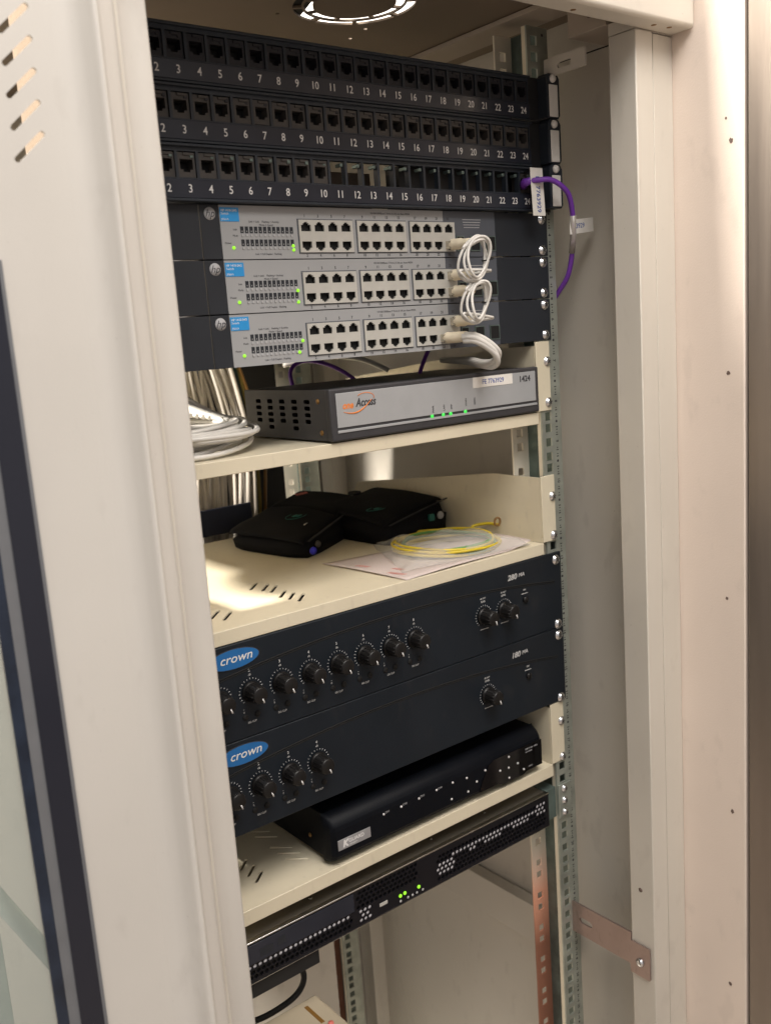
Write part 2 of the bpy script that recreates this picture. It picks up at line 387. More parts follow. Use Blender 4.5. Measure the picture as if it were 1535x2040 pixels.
# left pillar with its rolled edge
def sweep(pts, z0, z1, n=4):
    """upright sheet following a smooth plan curve"""
    P = spline([(x, y, 0) for x, y in pts], n); b = MB()
    lo = [b.bm.verts.new((p.x, p.y, z0)) for p in P]; hi = [b.bm.verts.new((p.x, p.y, z1)) for p in P]
    lo2 = []; hi2 = []
    for k, p in enumerate(P):
        t = (P[min(k + 1, len(P) - 1)] - P[max(k - 1, 0)]).normalized(); nn = Vector((-t.y, t.x, 0)) * 1.4
        lo2.append(b.bm.verts.new((p.x + nn.x, p.y + nn.y, z0))); hi2.append(b.bm.verts.new((p.x + nn.x, p.y + nn.y, z1)))
    for k in range(len(P) - 1):
        b.bm.faces.new((lo[k], lo[k + 1], hi[k + 1], hi[k])).smooth = True
        b.bm.faces.new((lo2[k], hi2[k], hi2[k + 1], lo2[k + 1])).smooth = True
    for a_, c_ in ((lo, lo2), (hi, hi2)):
        for k in range(len(P) - 1): b.poly([tuple(v.co) for v in (a_[k], a_[k + 1], c_[k + 1], c_[k])])
    for k in (0, -1): b.poly([tuple(v.co) for v in (lo[k], hi[k], hi2[k], lo2[k])])
    b.norecalc = True
    return b
sweep([(-530, -100), (-529, -118), (-526.5, -126), (-522.5, -125.5), (-518, -122.5), (-511, -120.6), (-503, -120), (-499, -119), (-497.2, -115), (-497, -104), (-497, -88)], -1540, 151).build('front_pillar', m_door, cab)
# header over the opening
hd = MB().box(-1200, 59.2, -145, -118, 152, 330, b=4, seg=3).build('header_beam', m_paint, cab)
for x, y in ((-96.6, -134), (11, -139), (32, -141)): MB().lathe([(2.6, -0.1), (2.6, 0.2), (0.1, 0.25)], (x, y + 6, 152), '-z', 14).build('header_screw', m_brown, hd)
MB().box(-533.6, -531.2, -147, -117.5, -1500, 151).build('added_slit_blocker', m_paint, cab)  # added to block left lamp light in the slit between door and pillar
MB().box(-541, -530.5, -117, 12, -1540, 199).build('added_lamp_blocker', m_roof, cab)  # added box keeping the left lamp off the right pillar, side panel and wall
MB().box(26.3, 28.5, -112, -88, -1540, 151).build('pillar_gap', m_brown, cab)
# roof plate with the fan grille
holes = []
cx, cy = -186, 66
for r0, r1, off in ((51, 60, 0.15), (40.5, 49, 0.55)):
    for k in range(8):
        a0 = 2 * math.pi * (k + 0.05) / 8 + off; a1 = 2 * math.pi * (k + 0.95) / 8 + off
        aa = [a0 + (a1 - a0) * q / 7 for q in range(8)]
        holes.append([(cx + r1 * math.cos(a), cy + r1 * math.sin(a)) for a in aa] + [(cx + r0 * math.cos(a), cy + r0 * math.sin(a)) for a in reversed(aa)])
for x, y in ((-131.3, 121.4), (-126.7, 154.4), (-240, 120), (-245, 12)): holes.append(circ(x, y, 2.2, 10))
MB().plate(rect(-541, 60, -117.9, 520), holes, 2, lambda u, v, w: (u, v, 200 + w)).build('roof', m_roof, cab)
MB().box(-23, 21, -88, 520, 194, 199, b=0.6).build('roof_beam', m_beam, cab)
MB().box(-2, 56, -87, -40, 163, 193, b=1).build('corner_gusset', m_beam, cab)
# fan body under the grille
MB().plate([(cx - 66, cy - 66), (cx - 8, cy - 66), (cx - 30, cy - 30), (cx - 40, cy + 10), (cx - 30, cy + 40), (cx - 22, cy + 66), (cx - 66, cy + 66)], [], 30, lambda u, v, w: (u, v, 203 + w)).build('fan_housing', m_black, cab)
b = MB(); b.lathe([(39, 0), (39, 25), (1, 25)], (cx, cy, 203), 'z', 28); b.build('fan_motor', m_patch, cab)
# right side panel, rear panel, corner post, bottom
MB().box(57, 59, -87, 515, -1540, 162, b=0).build('side_panel', m_inner, cab)
MB().box(56, 59.6, -117.5, 515, 163.6, 199.8).build('side_panel', m_inner, cab)
MB().box(57.2, 59.6, -87, 515, 162.1, 163.5).build('panel_seam', m_black, cab)
MB().box(59.1, 59.6, -87, 515, -1540, 162).build('side_skin', m_inner, cab)
MB().box(0.5, 59.5, -117.6, -88.2, 152.2, 163.4).build('corner_block', m_inner, cab)
MB().box(30, 56.8, 481, 513, -1540, 199, b=1).build('rear_post', m_inner, cab)
MB().box(-541, 58, 516, 520, -1540, 199).build('rear_panel', m_inner, cab)
MB().box(-541, 58, -117, 520, -1560, -1541).build('base', m_inner, cab)
MB().box(36, 55, 40, 481, -935, -880, b=1).build('cross_rail', m_inner, cab)
screw(cab, 0, 0, 0).location = (0, 0, -10)  # placeholder removed below
for o in [o for o in bpy.data.objects if o.name.startswith(('screw', 'cross_slot'))]: bpy.data.objects.remove(o)
b = MB(); b.lathe([(2.6, 0), (2.6, 0.3), (0.1, 0.35)], (0, -102.3, -748.2), '-x', 14); b.build('pillar_hole', m_dirt, cab)
b = MB(); b.lathe([(3.4, 0), (3.4, 0.3), (0.1, 0.35)], (-2, -68, 178), '-x', 14); b.build('gusset_hole', m_dirt, cab)

# ------------------------------------------------------------------ rack rails (C profile with square holes)
def rail(name, x_sign, ox, oy, label, zt=185, zb=-1500, depth=42):
    f = lambda x: ox + x_sign * x
    r = thing(name, (ox, oy, zb), label, 'rack rail', 'square hole rack rails')
    hs = []
    for k in range(-4, 33):
        for dz in (6.35, 22.225, 38.1):
            z = -k * U - dz
            if zb + 10 < z < zt - 10: hs.append(rect(-8.75 - 4.75, -8.75 + 4.75, z - 4.75, z + 4.75))
    MB().ladder(-19, 12, zb, zt, hs, 2, lambda u, v, w: (f(u), oy + w, v)).build('front_flange', m_zinc, r)
    MB().plate(rect(-19, -17.2, zb, zt), [], 5, lambda u, v, w: (f(u), oy + 2 + w, v)).build('rolled_lip', m_passc, r)
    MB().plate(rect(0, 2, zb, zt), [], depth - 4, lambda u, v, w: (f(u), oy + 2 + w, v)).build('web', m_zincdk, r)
    hs = []
    for k in range(-4, 33):
        for dz in (13, 29):
            z = -k * U - dz
            if zb + 10 < z < zt - 10: hs.append(rect(-18, -9, z - 4.5, z + 4.5))
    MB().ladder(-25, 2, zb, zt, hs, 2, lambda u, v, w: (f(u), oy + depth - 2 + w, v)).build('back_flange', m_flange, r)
    return r
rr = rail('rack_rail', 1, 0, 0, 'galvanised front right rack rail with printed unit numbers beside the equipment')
b = MB()
for k in range(-4, 33):
    b.lathe([(1.5, 0), (1.5, 0.15), (0.1, 0.16)], (4.2, 0, -k * U), '-y', 10)
    if k >= -3:
        s = str(k + 4)
        b.text(s, 5.5, (4.2, -0.1, -k * U - 22.2), right=(0, 0, -1), up=(1, 0, 0), bold=0.02)
        for dz in (6.3, 9.2, 12.6, 15.0, 29.5, 32, 36.5, 39.2):
            L = 3.2 if dz in (6.3, 15.0, 32, 39.2) else 1.8
            b.box(4.2 - L / 2, 4.2 + L / 2, -0.15, 0, -k * U - dz - 0.55, -k * U - dz + 0.55)
b.build('unit_numbers', m_dkprint, rr)
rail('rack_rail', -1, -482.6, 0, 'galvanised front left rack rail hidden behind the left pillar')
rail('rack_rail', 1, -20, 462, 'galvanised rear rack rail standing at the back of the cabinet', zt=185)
# brackets
bk = thing('rail_bracket', (0, -50, -848), 'pinkish passivated steel bracket screwed from rail to the lower right pillar', 'bracket')
MB().plate(rect(-88, 0, -848, -808), [slot(-21, -828, 20, 7.5, 0)], 2.5, lambda u, v, w: (-1 + w, u, v)).build('arm', m_pass, bk)
MB().plate(rrect(-115, -88, -856, -816, 1.5), [], 2.2, lambda u, v, w: (-3.2 + w, u, v)).build('foot', m_pass, bk)
b = MB(); b.lathe([(5.2, 0), (5.2, 0.8), (4.4, 2.4), (2.5, 3.3), (0.1, 3.5)], (-3.3, -102, -838), '-x', 18); b.build('screw', m_screw, bk)
bk = thing('rail_bracket', (0, -30, 134), 'cream painted slotted bracket at the top of the front right rail', 'bracket')
MB().plate(rrect(-60, -6, 133.5, 151.5, 1.5), [slot(-33, 142, 19, 6, 0)], 2.5, lambda u, v, w: (-1 + w, u, v)).build('arm', m_paint, bk)

# ------------------------------------------------------------------ open glass door on the left
dr = thing('cabinet_door', (-860, -150, -1500), 'open cabinet door with slotted pale steel border and glass pane at the far left', 'door')
hs = [slot(-595.3, 56.5 + 17.1 * k, 25, 3.5, 43) for k in range(-3, 6)]
b = MB()
yb0 = -50.0
for h in sorted(hs, key=lambda h: min(q[1] for q in h)):      # slotted strip in bands, one slot to a band
    pass
T_ = XZ(-150.2)
# sheared bands follow the slots so that each band holds one slot
sh = 0.93
def band(z0, z1, h): b.plate([(-612, z0 - 16 * sh), (-578, z0 + 18 * sh), (-578, z1 + 18 * sh), (-612, z1 - 16 * sh)], [h] if h else [], 2.2, T_)
for k in range(-3, 6): band(47.95 + 17.1 * k, 47.95 + 17.1 * (k + 1), slot(-595.3, 56.5 + 17.1 * k, 25, 3.5, 43))
zl = 47.95 - 17.1 * 3; zh = 47.95 + 17.1 * 6
b.plate([(-612, -60), (-578, -60), (-578, zl + 18 * sh), (-612, zl - 16 * sh)], [], 2.2, T_)
b.plate([(-612, zh - 16 * sh), (-578, zh + 18 * sh), (-578, 300), (-612, 300)], [], 2.2, T_)
b.plate(rect(-578, -574, -60, 300), [], 2.2, T_)
b.plate(rect(-1180, -612, -60, 300), [], 2.2, T_)
b.plate(rect(-624, -574, -1480, -60), [], 2.2, T_); b.plate(rect(-1180, -1160, -1480, -60), [], 2.2, T_); b.plate(rect(-1160, -624, -1480, -1380), [], 2.2, T_)
bmesh.ops.remove_doubles(b.bm, verts=b.bm.verts[:], dist=0.001)
b.build('steel_border', m_door, dr)
sweep([(-575, -150.2), (-570, -150.5), (-565, -151.5), (-560, -154.5), (-556, -159), (-553.5, -162.4), (-551.5, -163.4), (-549.8, -162.4), (-548.5, -160.4), (-544, -157.6), (-538, -154.2), (-535, -151), (-534, -146), (-534, -128)], -1480, 300).build('rolled_edge', m_door, dr)
def ring(x0, x1, z0, z1, w, y, t):
    return MB().plate(rect(x0, x1, z0, z1), [rect(x0 + w, x1 - w, z0 + w, z1 - w)], t, XZ(y))
ring(-1161, -623, -1381, -59, 14.5, -153, 3).build('glass_border', m_frit, dr)
ring(-1162.5, -620.6, -1382.5, -57.6, 2.6, -152.4, 2.4).build('glass_bevel', m_fritg, dr)
ring(-1146.5, -637.5, -1366.5, -73.5, 7, -152, 2).build('rubber_seal', m_fritg, dr)
ring(-1139.5, -644.5, -1359.5, -80.5, 7, -151.6, 2).build('inner_glass_border', m_fritb, dr)
MB().box(-1150, -634, -149.8, -147.8, -1370, -70).build('glass_pane', m_glass, dr)
# things seen through the glass
g = MB().tube([(-700, 60, -400), (-540, 60, -735)], 7.5, 10).build('steel_strut', m_strut); tag(g, 'dull green grey strut leaning behind the glass of the open door', 'strut')
g = MB().box(-640, -612, 150, 156, -1500, -380, b=1).build('steel_upright', m_strut); tag(g, 'green grey upright steel strip behind the glass of the open door', 'upright')

# ================================================================== PATCH PANELS
RJ_UP = [(-5.9, -4), (5.9, -4), (5.9, 2.4), (3.6, 2.4), (3.6, 4.0), (1.9, 4.0), (1.9, 5.2), (-1.9, 5.2), (-1.9, 4.0), (-3.6, 4.0), (-3.6, 2.4), (-5.9, 2.4)]
def rj(cx, cz, flip=False, s=1.0):
    p = [(cx + a * s, cz + (-c if flip else c) * s) for a, c in RJ_UP]
    return p
PX = lambda n: -37.5 - 18.3 * (24 - n)
def jack_parts(parent, x, z, y, m):
    b = MB()
    b.plate(rect(x - 7.6, x + 7.6, z - 9.5, z + 9.5), [[(x - 5.6, z - 3.5), (x - 3.0, z - 3.5), (x - 3.0, z - 5.4), (x + 3.0, z - 5.4), (x + 3.0, z - 3.5), (x + 5.6, z - 3.5), (x + 5.6, z + 4.4), (x - 5.6, z + 4.4)]], 11, XZ(y))
    b.box(x - 2.6, x + 6.0, y - 1.0, y + 1, z + 7.2, z + 9.4, b=0.3)
    j = b.build('jack', m, parent)
    c = MB(); c.box(x - 7.3, x + 7.3, y + 9, y + 12, z - 9, z + 9)
    for q in range(8): c.box(x - 4.2 + 1.1 * q, x - 3.8 + 1.1 * q, y + 3, y + 9, z + 2.6, z + 3.2)
    c.build('socket', m_hole, j)
    return j
def patch_panel(i, label, present, jm, y0=-8):
    zb = i * U + 0.4; zt = zb + U - 0.9
    p = thing('patch_bay', (-241, 0, zb), label, 'patch panel', 'stacked patch panels')
    wins = [rect(PX(n) - 7.9, PX(n) + 7.9, zb + 18.2, zb + 38.2) for n in range(1, 25)]
    MB().plate(rect(-470, -28.4, zb + 17, zt - 1.5), wins, 6, XZ(y0)).build('front_plate', m_patch, p)
    b = MB(); b.box(-470, -28.4, y0 - 3.5, 2, zt - 2.2, zt, b=0.5); b.box(-470, -28.4, y0 - 2.0, 2, zb + 0, zb + 2.2, b=0.5); b.build('frame_lip', m_patch, p)
    MB().box(-470, -28.6, y0 - 1.4, y0 + 4, zb + 2.4, zb + 16.9, b=0.4).build('label_strip', m_strip, p)
    t = MB()
    for n in range(1, 25): t.text(str(n), 8.9, (PX(n), y0 - 1.5, zb + 9.4), bold=0.006, sx=0.92)
    t.build('port_numbers', m_white, p)
    # comb of little springs over the windows
    b = MB()
    for n in range(1, 25):
        b.box(PX(n) + 3.2, PX(n) + 6.2, y0 + 0.5, y0 + 8, zb + 33.5, zb + 36.4, b=0.3)
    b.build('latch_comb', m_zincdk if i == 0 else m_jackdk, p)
    proto = None; rj_ = random.Random(i)
    for n in range(1, 25):
        if n in present:
            if proto is None: proto = jack_parts(p, PX(n), zb + 28, y0 + 1.2, jm); pn = n
            else:
                c = proto.copy(); COL.objects.link(c); c.parent = p; c.location = (S * (PX(n) - PX(pn) + rj_.uniform(-0.35, 0.35)), S * rj_.uniform(-0.5, 0.5), S * rj_.uniform(-0.3, 0.3))
                for k in kids(proto):
                    q = k.copy(); COL.objects.link(q); q.parent = c
    # right ear with cable clip
    MB().box(-28.2, 1, -6, -3, zb - 0.1, zt + 0.2, b=0.4).build('ear', m_black, p)
    MB().plate([(-12, zb + 3), (5, zb + 2.5), (7.5, zb + 6), (7.5, zt - 2), (4.5, zt + 2.4), (-8, zt + 2.9), (-12, zt - 1)], [], 14, XZ(-18)).build('ear_clip', m_patch, p)
    b = MB(); b.lathe([(4.2, 0), (4.2, 0.8), (3.4, 2.4), (0.1, 3.2)], (-2.6, -18, zb + 41.6), '-y', 16); b.build('screw', m_label, p)
    b = MB(); b.box(-8.8, 3.6, -19.4, -18.1, zb + 4.2, zb + 35.5, b=0.5)
    b.build('white_tag', m_label, p)
    # back shell (dark) so nothing shows through populated parts
    if i > 0: MB().box(-468, -34, y0 + 16, y0 + 36, zb + 3, zt - 3).build('rear_shell', m_black, p)
    if i == 0: MB().box(PX(11) - 8, PX(16) - 9.5, y0 + 60, y0 + 62, zb + 3, zt - 3).build('added_dim_backing', m_roof, p)  # added dark sheet standing in for the dim interior behind the empty windows
    if i > 0: pass
    else: MB().box(PX(16) - 9, -34, y0 + 16, y0 + 36, zb + 3, zt - 3).build('rear_shell', m_black, p); MB().box(-468, PX(10) + 9, y0 + 16, y0 + 36, zb + 3, zt - 3).build('rear_shell', m_black, p)
    return p
patch_panel(2, 'uppermost black patch panel with dark sockets right under the cabinet roof', range(1, 25), m_jackdk)
patch_panel(1, 'middle black patch panel with all twenty four grey sockets fitted', range(1, 25), m_jack)
patch_panel(0, 'lowest black patch panel with empty windows and one purple cable plugged in', list(range(1, 11)) + [24], m_jack)

# ================================================================== SWITCHES
sw = thing('network_switch', (-241, 0, -U), 'top grey network switch of three, directly under the patch panels', 'network switch', 'stacked network switches')
g = 0.45
MB().box(-411.8, -394.2, -1.2, 2, -U + g, -g, b=0.4).build('left_cap', m_swdark, sw)
GW = [rect(-317.0, -260.2, -38.4, -11.8), rect(-253.7, -197.7, -38.4, -11.8), rect(-191.2, -148.6, -38.4, -11.8)]
MB().plate([(-394, -U + g), (-148.6, -U + g), (-148.6, -38.4), (-191.2, -38.4), (-191.2, -11.8), (-148.6, -11.8), (-148.6, -g), (-394, -g)], GW[:2], 2, XZ(-1.2)).build('front_face', m_swgrey, sw)
MB().plate([(-148.4, -U + g), (-78.4, -U + g), (-78.4, -g), (-148.4, -g), (-148.4, -11.8), (-135.8, -11.8), (-135.8, -38.4), (-148.4, -38.4)], [], 2, XZ(-1.2)).build('module_face', m_swblue, sw)
MB().box(-411, -79, 2.1, 170, -U + 1, -1).build('case', m_rbody, sw)
for x0, x1 in ((-482.4, -412.6), (-78.0, 0)): MB().box(x0, x1, -1, 1.0 if x0 < -300 else 1.0, -U + g, -g, b=0.4).build('mounting_ear', m_swdark, sw)
COLS = [[-310.4, -296.1, -281.5, -267.1], [-247.1, -233.1, -218.9, -204.6], [-184.6, -170.7, -156.7, -142.7]]
t = MB()
for gi, cs in enumerate(COLS):
    x0, x1 = cs[0] - 7.3, cs[3] + 7.6
    hs = [rj(c, -17.6, False, 0.86) for c in cs] + [rj(c, -33.0, True, 0.86) for c in cs]
    MB().plate(rect(x0, x1, -38.9, -11.3), hs, 1.6, XZ(-2.6)).build('port_block', m_port, sw)
    b = MB(); b.box(x0 + 0.7, x1 - 0.7, 1.2, 2.0, -38.3, -11.9); pb = b.build('socket_backs', m_hole, sw)
    b = MB(); b.plate(rect(x0 - 0.9, x1 + 0.9, -39.8, -10.4), [rect(x0, x1, -38.9, -11.3)], 0.5, XZ(-1.6)); b.build('block_outline', m_swblue, sw)
    for k, c in enumerate(cs):
        n = gi * 8 + k * 2 + 1
        t.text(str(n), 3.4, (c, -1.3, -8.0), bold=0.02); t.text(str(n + 1), 3.4, (c, -1.3, -41.6), bold=0.02)
t.text("10/100/1000Base-T Ports (1-24) are Auto-MDIX", 2.4, (-214, -1.3, -4.4), align='CENTER')
t.text("Link = Link    Flashing = Activity", 2.3, (-352, -1.3, -13.5)); t.text("Mode = Speed", 2.3, (-350, -1.3, -16.2))
t.text("Link = Full Duplex   Flashing", 2.3, (-350, -1.3, -40.0)); t.text("Power", 2.3, (-388, -1.3, -31.0)); t.text("Link", 2.2, (-380.5, -1.3, -20)); t.text("Mode", 2.2, (-380.5, -1.3, -25))
t.build('printed_text', m_dkprint, sw)
t = MB()
for k in range(4): t.box(-123 + k * 0.5, -98 - k * 0.8, -1.35, -1.2, -8.6 - k * 2.5, -8.0 - k * 2.5)
t.build('module_print', m_greyp, sw)
b = MB(); b.box(-394.0 + 0.4, -375.8, -1.6, -1.2, -13.6, -2.4, b=0.1); st = b.build('blue_label', m_blue, sw)
t = MB(); t.text("HP 1410-24G", 2.7, (-392.6, -1.65, -4.8), align='LEFT', bold=0.01); t.text("Switch", 2.7, (-392.6, -1.65, -7.4), align='LEFT'); t.text("J9561A", 2.3, (-392.6, -1.65, -11.9), align='LEFT'); t.build('label_text', m_white, st)
# logo disc
b = MB(); b.lathe([(5.1, 0), (5.1, 0.3), (0.1, 0.32)], (-402.8, -1.2, -7.6), '-y', 32); lg = b.build('logo_disc', m_greyp, sw)
MB().text("hp", 8.6, (-402.9, -1.6, -7.6), shear=0.35, bold=-0.005).build('logo_letters', m_swdark, lg)
# LED bank
b = MB(); c = MB()
for r, z0 in enumerate((-17.5, -28.0)):
    for k in range(12):
        x = -375.6 + k * 4.45
        b.box(x, x + 3.2, -1.45, -1.2, z0 - 5.4, z0); c.box(x + 0.4, x + 2.2, -2.0, -1.2, z0 - 8.2, z0 - 6.2, b=0.3)
        c.box(x + 1.3, x + 1.9, -1.6, -1.2, z0 - 4.4, z0 - 3.4)
b.build('indicator_bank', m_swdark, sw); c.build('light_pipes', m_greyp, sw)
# module cages
for x0, x1 in ((-131.5, -122.5), (-113, -101), (-92, -79.5)):
    b = MB(); b.plate(rect(x0 - 1, x1 + 0.4, -38.6, -23.8), [rect(x0, x1 - 0.4, -37.6, -24.8)], 1.6, XZ(-2.2)); b.build('module_cage', m_zincdk, sw)
    MB().box(x0 - 0.5, x1, -1.9, -1.25, -38, -24.2).build('module_opening', m_hole, sw)
for z in (-6.35, -38.1): screw(sw, -8.75, -1, z); screw(sw, -474, -1, z)
s2 = copy_tree(sw, (0, 0, -U), 'middle grey network switch of three, white patch cords leaving both of its rows')
s3 = copy_tree(sw, (0, 0, -2 * U), 'bottom grey network switch of three, just above the dark grey router')
def led(parent, x, z, y=-1.2, m=m_led, r=1.45):
    b = MB(); b.lathe([(r, 0), (r, 0.7), (r * 0.7, 1.3), (0.1, 1.6)], (x, y, z), '-y', 12); return b.build('indicator_light', m, parent)
for s_, pts in ((sw, [(-383.4, -34.8), (-324.6, -33.3), (-324.4, -36.6)]), (s2, [(-383, -79.3), (-323.6, -71.2), (-324, -81)]), (s3, [(-383.2, -123.8), (-323, -114.5), (-327.3, -124.3)])):
    for x, z in pts: led(s_, x, z)

# ================================================================== SHELVES
def shelf(z, ztop_ear, depth, label, slots, sides, lip=13.0):
    s = thing('rack_shelf', (-241, depth / 2, z - lip), label, 'shelf', 'ivory rack shelves')
    MB().plate([(-457, 0.8), (-25, 0.8), (-25, depth), (-457, depth)], slots, 1.5, lambda u, v, w: (u, v, z - 1.5 + w)).build('tray', m_shelf, s)
    MB().box(-457, -25, -1.2, 0.8, z - lip, z + 0.2, b=0.7).build('front_lip', m_shelf, s)
    for f, nm in ((lambda u, v, w: (-26.2 + w, u, v), 'side'), (lambda u, v, w: (-457.2 + w, u, v), 'side')):
        MB().plate(sides, [], 1.5, f).build('side_wall', m_shelf, s)
    for x0, x1 in ((-26.0, -4.6), (-478, -456.6)):
        e = MB().box(x0, x1, -1.6, 0.6, z + 0.6, ztop_ear, b=0.5).build('mounting_ear', m_shelf, s)
    for zz in (ztop_ear - 11.5 if False else None,): pass
    return s
s1 = shelf(-209.5, -134, 350, 'ivory upper rack shelf carrying the dark grey router and white cable coil',
           [slot(-380 + 9 * k, 95, 3.5, 3.5, 0) for k in range(3)], [(0.8, -209), (350, -209), (350, -170), (60, -139), (0.8, -138)])
for z in (-3.5 * U, -4.5 * U): screw(s1, -8.75, -1.6, z); screw(s1, -474, -1.6, z)
sl = []
for gx, gy in ((-330, 90), (-330, 40), (-404, 60)):
    for k in range(3): sl.append(slot(gx + 2 * k - 1, gy + 20 - 12 * k - 6, 26, 3.2, 20))
sl = [slot(-333.5, 111, 28, 3.6, 46), slot(-328, 97, 28, 3.6, 46), slot(-325.5, 85, 28, 3.6, 46),
      slot(-330, 61, 28, 3.6, 46), slot(-328, 48, 28, 3.6, 46), slot(-325.5, 35, 28, 3.6, 46),
      slot(-414, 64, 28, 3.6, 46), slot(-410, 51, 28, 3.6, 46), slot(-404, 38, 28, 3.6, 46)]
s2_ = shelf(-356, -281, 350, 'ivory middle rack shelf carrying two black pouches and a yellow green wire coil', sl,
            [(0.8, -355.5), (350, -355.5), (352, -325), (340, -312), (75, -282), (0.8, -282)])
for z in (-6.857 * U, -7.857 * U): screw(s2_, -8.75, -1.6, z); screw(s2_, -474, -1.6, z)
sl = [slot(-398.3, 70.6 - 14.9 * k, 21, 3.2, 43) for k in range(3)]
s3_ = shelf(-621, -547.5, 350, 'ivory lower rack shelf carrying the black video recorder', sl,
            [(0.8, -620.5), (350, -620.5), (350, -590), (60, -552), (0.8, -551)], lip=14.5)
b = MB()
for x, y in [(-353.6, 71.2 - 14.9 * k) for k in range(3)] + [(-353.3, 116 - 14.9 * k) for k in range(2)]:
    b.tube([(x - 8.5, y + 8, -620.9), (x + 8.5, y - 7.5, -620.9)], 1.5, 8, flat=0.6)
b.build('embossed_ribs', m_shelf, s3_)
for z in (-12.857 * U, -13.857 * U): screw(s3_, -8.75, -1.6, z); screw(s3_, -474, -1.6, z)

# ================================================================== ROUTER
ro = thing('router', (-163, 75, -209), 'dark grey router with silver face on the upper ivory shelf', 'router')
zb, zt = -207.5, -160.5
def yz_slot(y, z, L=9, w=4): return slot(y, z, L, w, 0)
vh = [rrect(y - 5, y + 5, z - 2, z + 2, 1.6, 3) for y in (36, 58, 80, 102, 124) for z in (-171.5, -177.8, -184.1, -190.4)] + [rrect(y - 5, y + 5, -199, -195, 1.6, 3) for y in (58, 102)]
MB().plate(rect(3, 150, zb, zt), vh, 1.2, lambda u, v, w: (-300 + w, u, v)).build('vented_side', m_rbody, ro)
b = MB(); b.box(-298.6, -30, 3, 150, zt - 1.2, zt, b=0.3); b.box(-298.6, -30, 3, 150, zb, zb + 1.2); b.box(-31.2, -30, 3, 150, zb + 1.3, zt - 1.3); b.box(-298.6, -31.3, 148.5, 150, zb + 1.3, zt - 1.3)
b.build('case', m_rbody, ro)
MB().box(-290, -200, 20, 21, zb + 2, zt - 3).build('inner_board', m_hole, ro)
MB().box(-302, -27, -5, 2.9, zb - 0.5, zt + 0.8, b=1.8, seg=3).build('bezel', m_rbody, ro)
MB().box(-295.5, -33, -5.8, -4.6, -195.5, -164, b=0.3).build('silver_face', m_rface, ro)
MB().box(-295.5, -31.5, -5.8, -4.6, -200.4, -198.0, b=0.3).build('silver_line', m_rface, ro)
lb = MB().box(-125, -68, -6.2, -5.8, -174.5, -163.8, b=0.1).build('paper_label', m_label, ro)
MB().text("FE 7763929", 6.6, (-96.5, -6.3, -169.2), bold=0.01).build('label_text', m_blink, lb)
t = MB(); t.text("1424", 8.6, (-49.5, -5.9, -171.2), bold=0.03, sx=1.0)
for s_, x, z in (("PWR", -179.8, -190), ("LAN", -165.5, -190), ("PPP", -155.5, -190), ("WAN", -135.6, -187.5), ("ISDN", -123.5, -187.5)):
    t.text(s_, 3.2, (x, -5.9, z), right=(0, 0, 1), up=(-1, 0, 0), bold=0.01)
t.text("Access", 10.5, (-273.5, -5.9, -174.8), shear=0.25, bold=0.03, align='LEFT', sx=0.78)
t.build('printed_text', m_dkprint, ro)
t = MB(); t.text("one", 9.0, (-289, -5.9, -176.0), shear=0.25, bold=0.035, align='LEFT', sx=0.88)
arc = [(-288 + 33 * k / 16.0, -181.5 - 3.5 * math.sin(math.pi * k / 16.0) + 9 * (k / 16.0) ** 2) for k in range(17)]
t.tube([(x, -5.9, z) for x, z in arc], [0.25 + 0.5 * math.sin(math.pi * k / 16) for k in range(17)], 6)
arc = [(-262 + 10 * math.cos(a) , -170.5 + 4.5 * math.sin(a)) for a in [math.radians(150 - 170 * k / 10) for k in range(11)]]
t.tube([(x, -5.9, z) for x, z in arc], 0.35, 6)
t.build('orange_logo', m_orange, ro)
for x in (-181.4, -166.7, -156.8, -136.7): led(ro, x, -196.8, -5.0, m_ledr, 1.9)
b = MB(); b.lathe([(2.5, 0), (2.3, 1), (0.1, 1.4)], (-300, 17, -171), '-x', 12); b.build('screw', m_brown, ro)
b = MB(); b.lathe([(2.5, 0), (2.3, 1), (0.1, 1.4)], (-300, 14, -200), '-x', 12); b.build('screw', m_brown, ro)

# ================================================================== AMPLIFIERS
def knob(parent, x, z, ang=-68):
    b = MB(); b.lathe([(9.6, 0), (9.6, 1.2), (8.6, 2.2), (8.1, 3), (7.6, 15), (7.1, 16.3), (6.2, 16.8), (0.1, 16.9)], (x, -3, z), '-y', 32)
    # grip flutes
    for k in range(14):
        a = 2 * math.pi * k / 14
        b.tube([(x + 8.0 * math.cos(a), -6.5, z + 8.0 * math.sin(a)), (x + 7.5 * math.cos(a), -18.8, z + 7.5 * math.sin(a))], 0.4, 6)
    k_ = b.build('knob', m_knob, parent)
    a = math.radians(ang); c = MB()
    p0 = Vector((x + 3.2 * math.cos(a), -20.1, z + 3.2 * math.sin(a))); p1 = Vector((x + 7.4 * math.cos(a), -19.8, z + 7.4 * math.sin(a)))
    c.tube([p0, p1, Vector((x + 8.1 * math.cos(a), -17.0, z + 8.1 * math.sin(a)))], 0.62, 6); c.build('pointer', m_white, k_)
    return k_
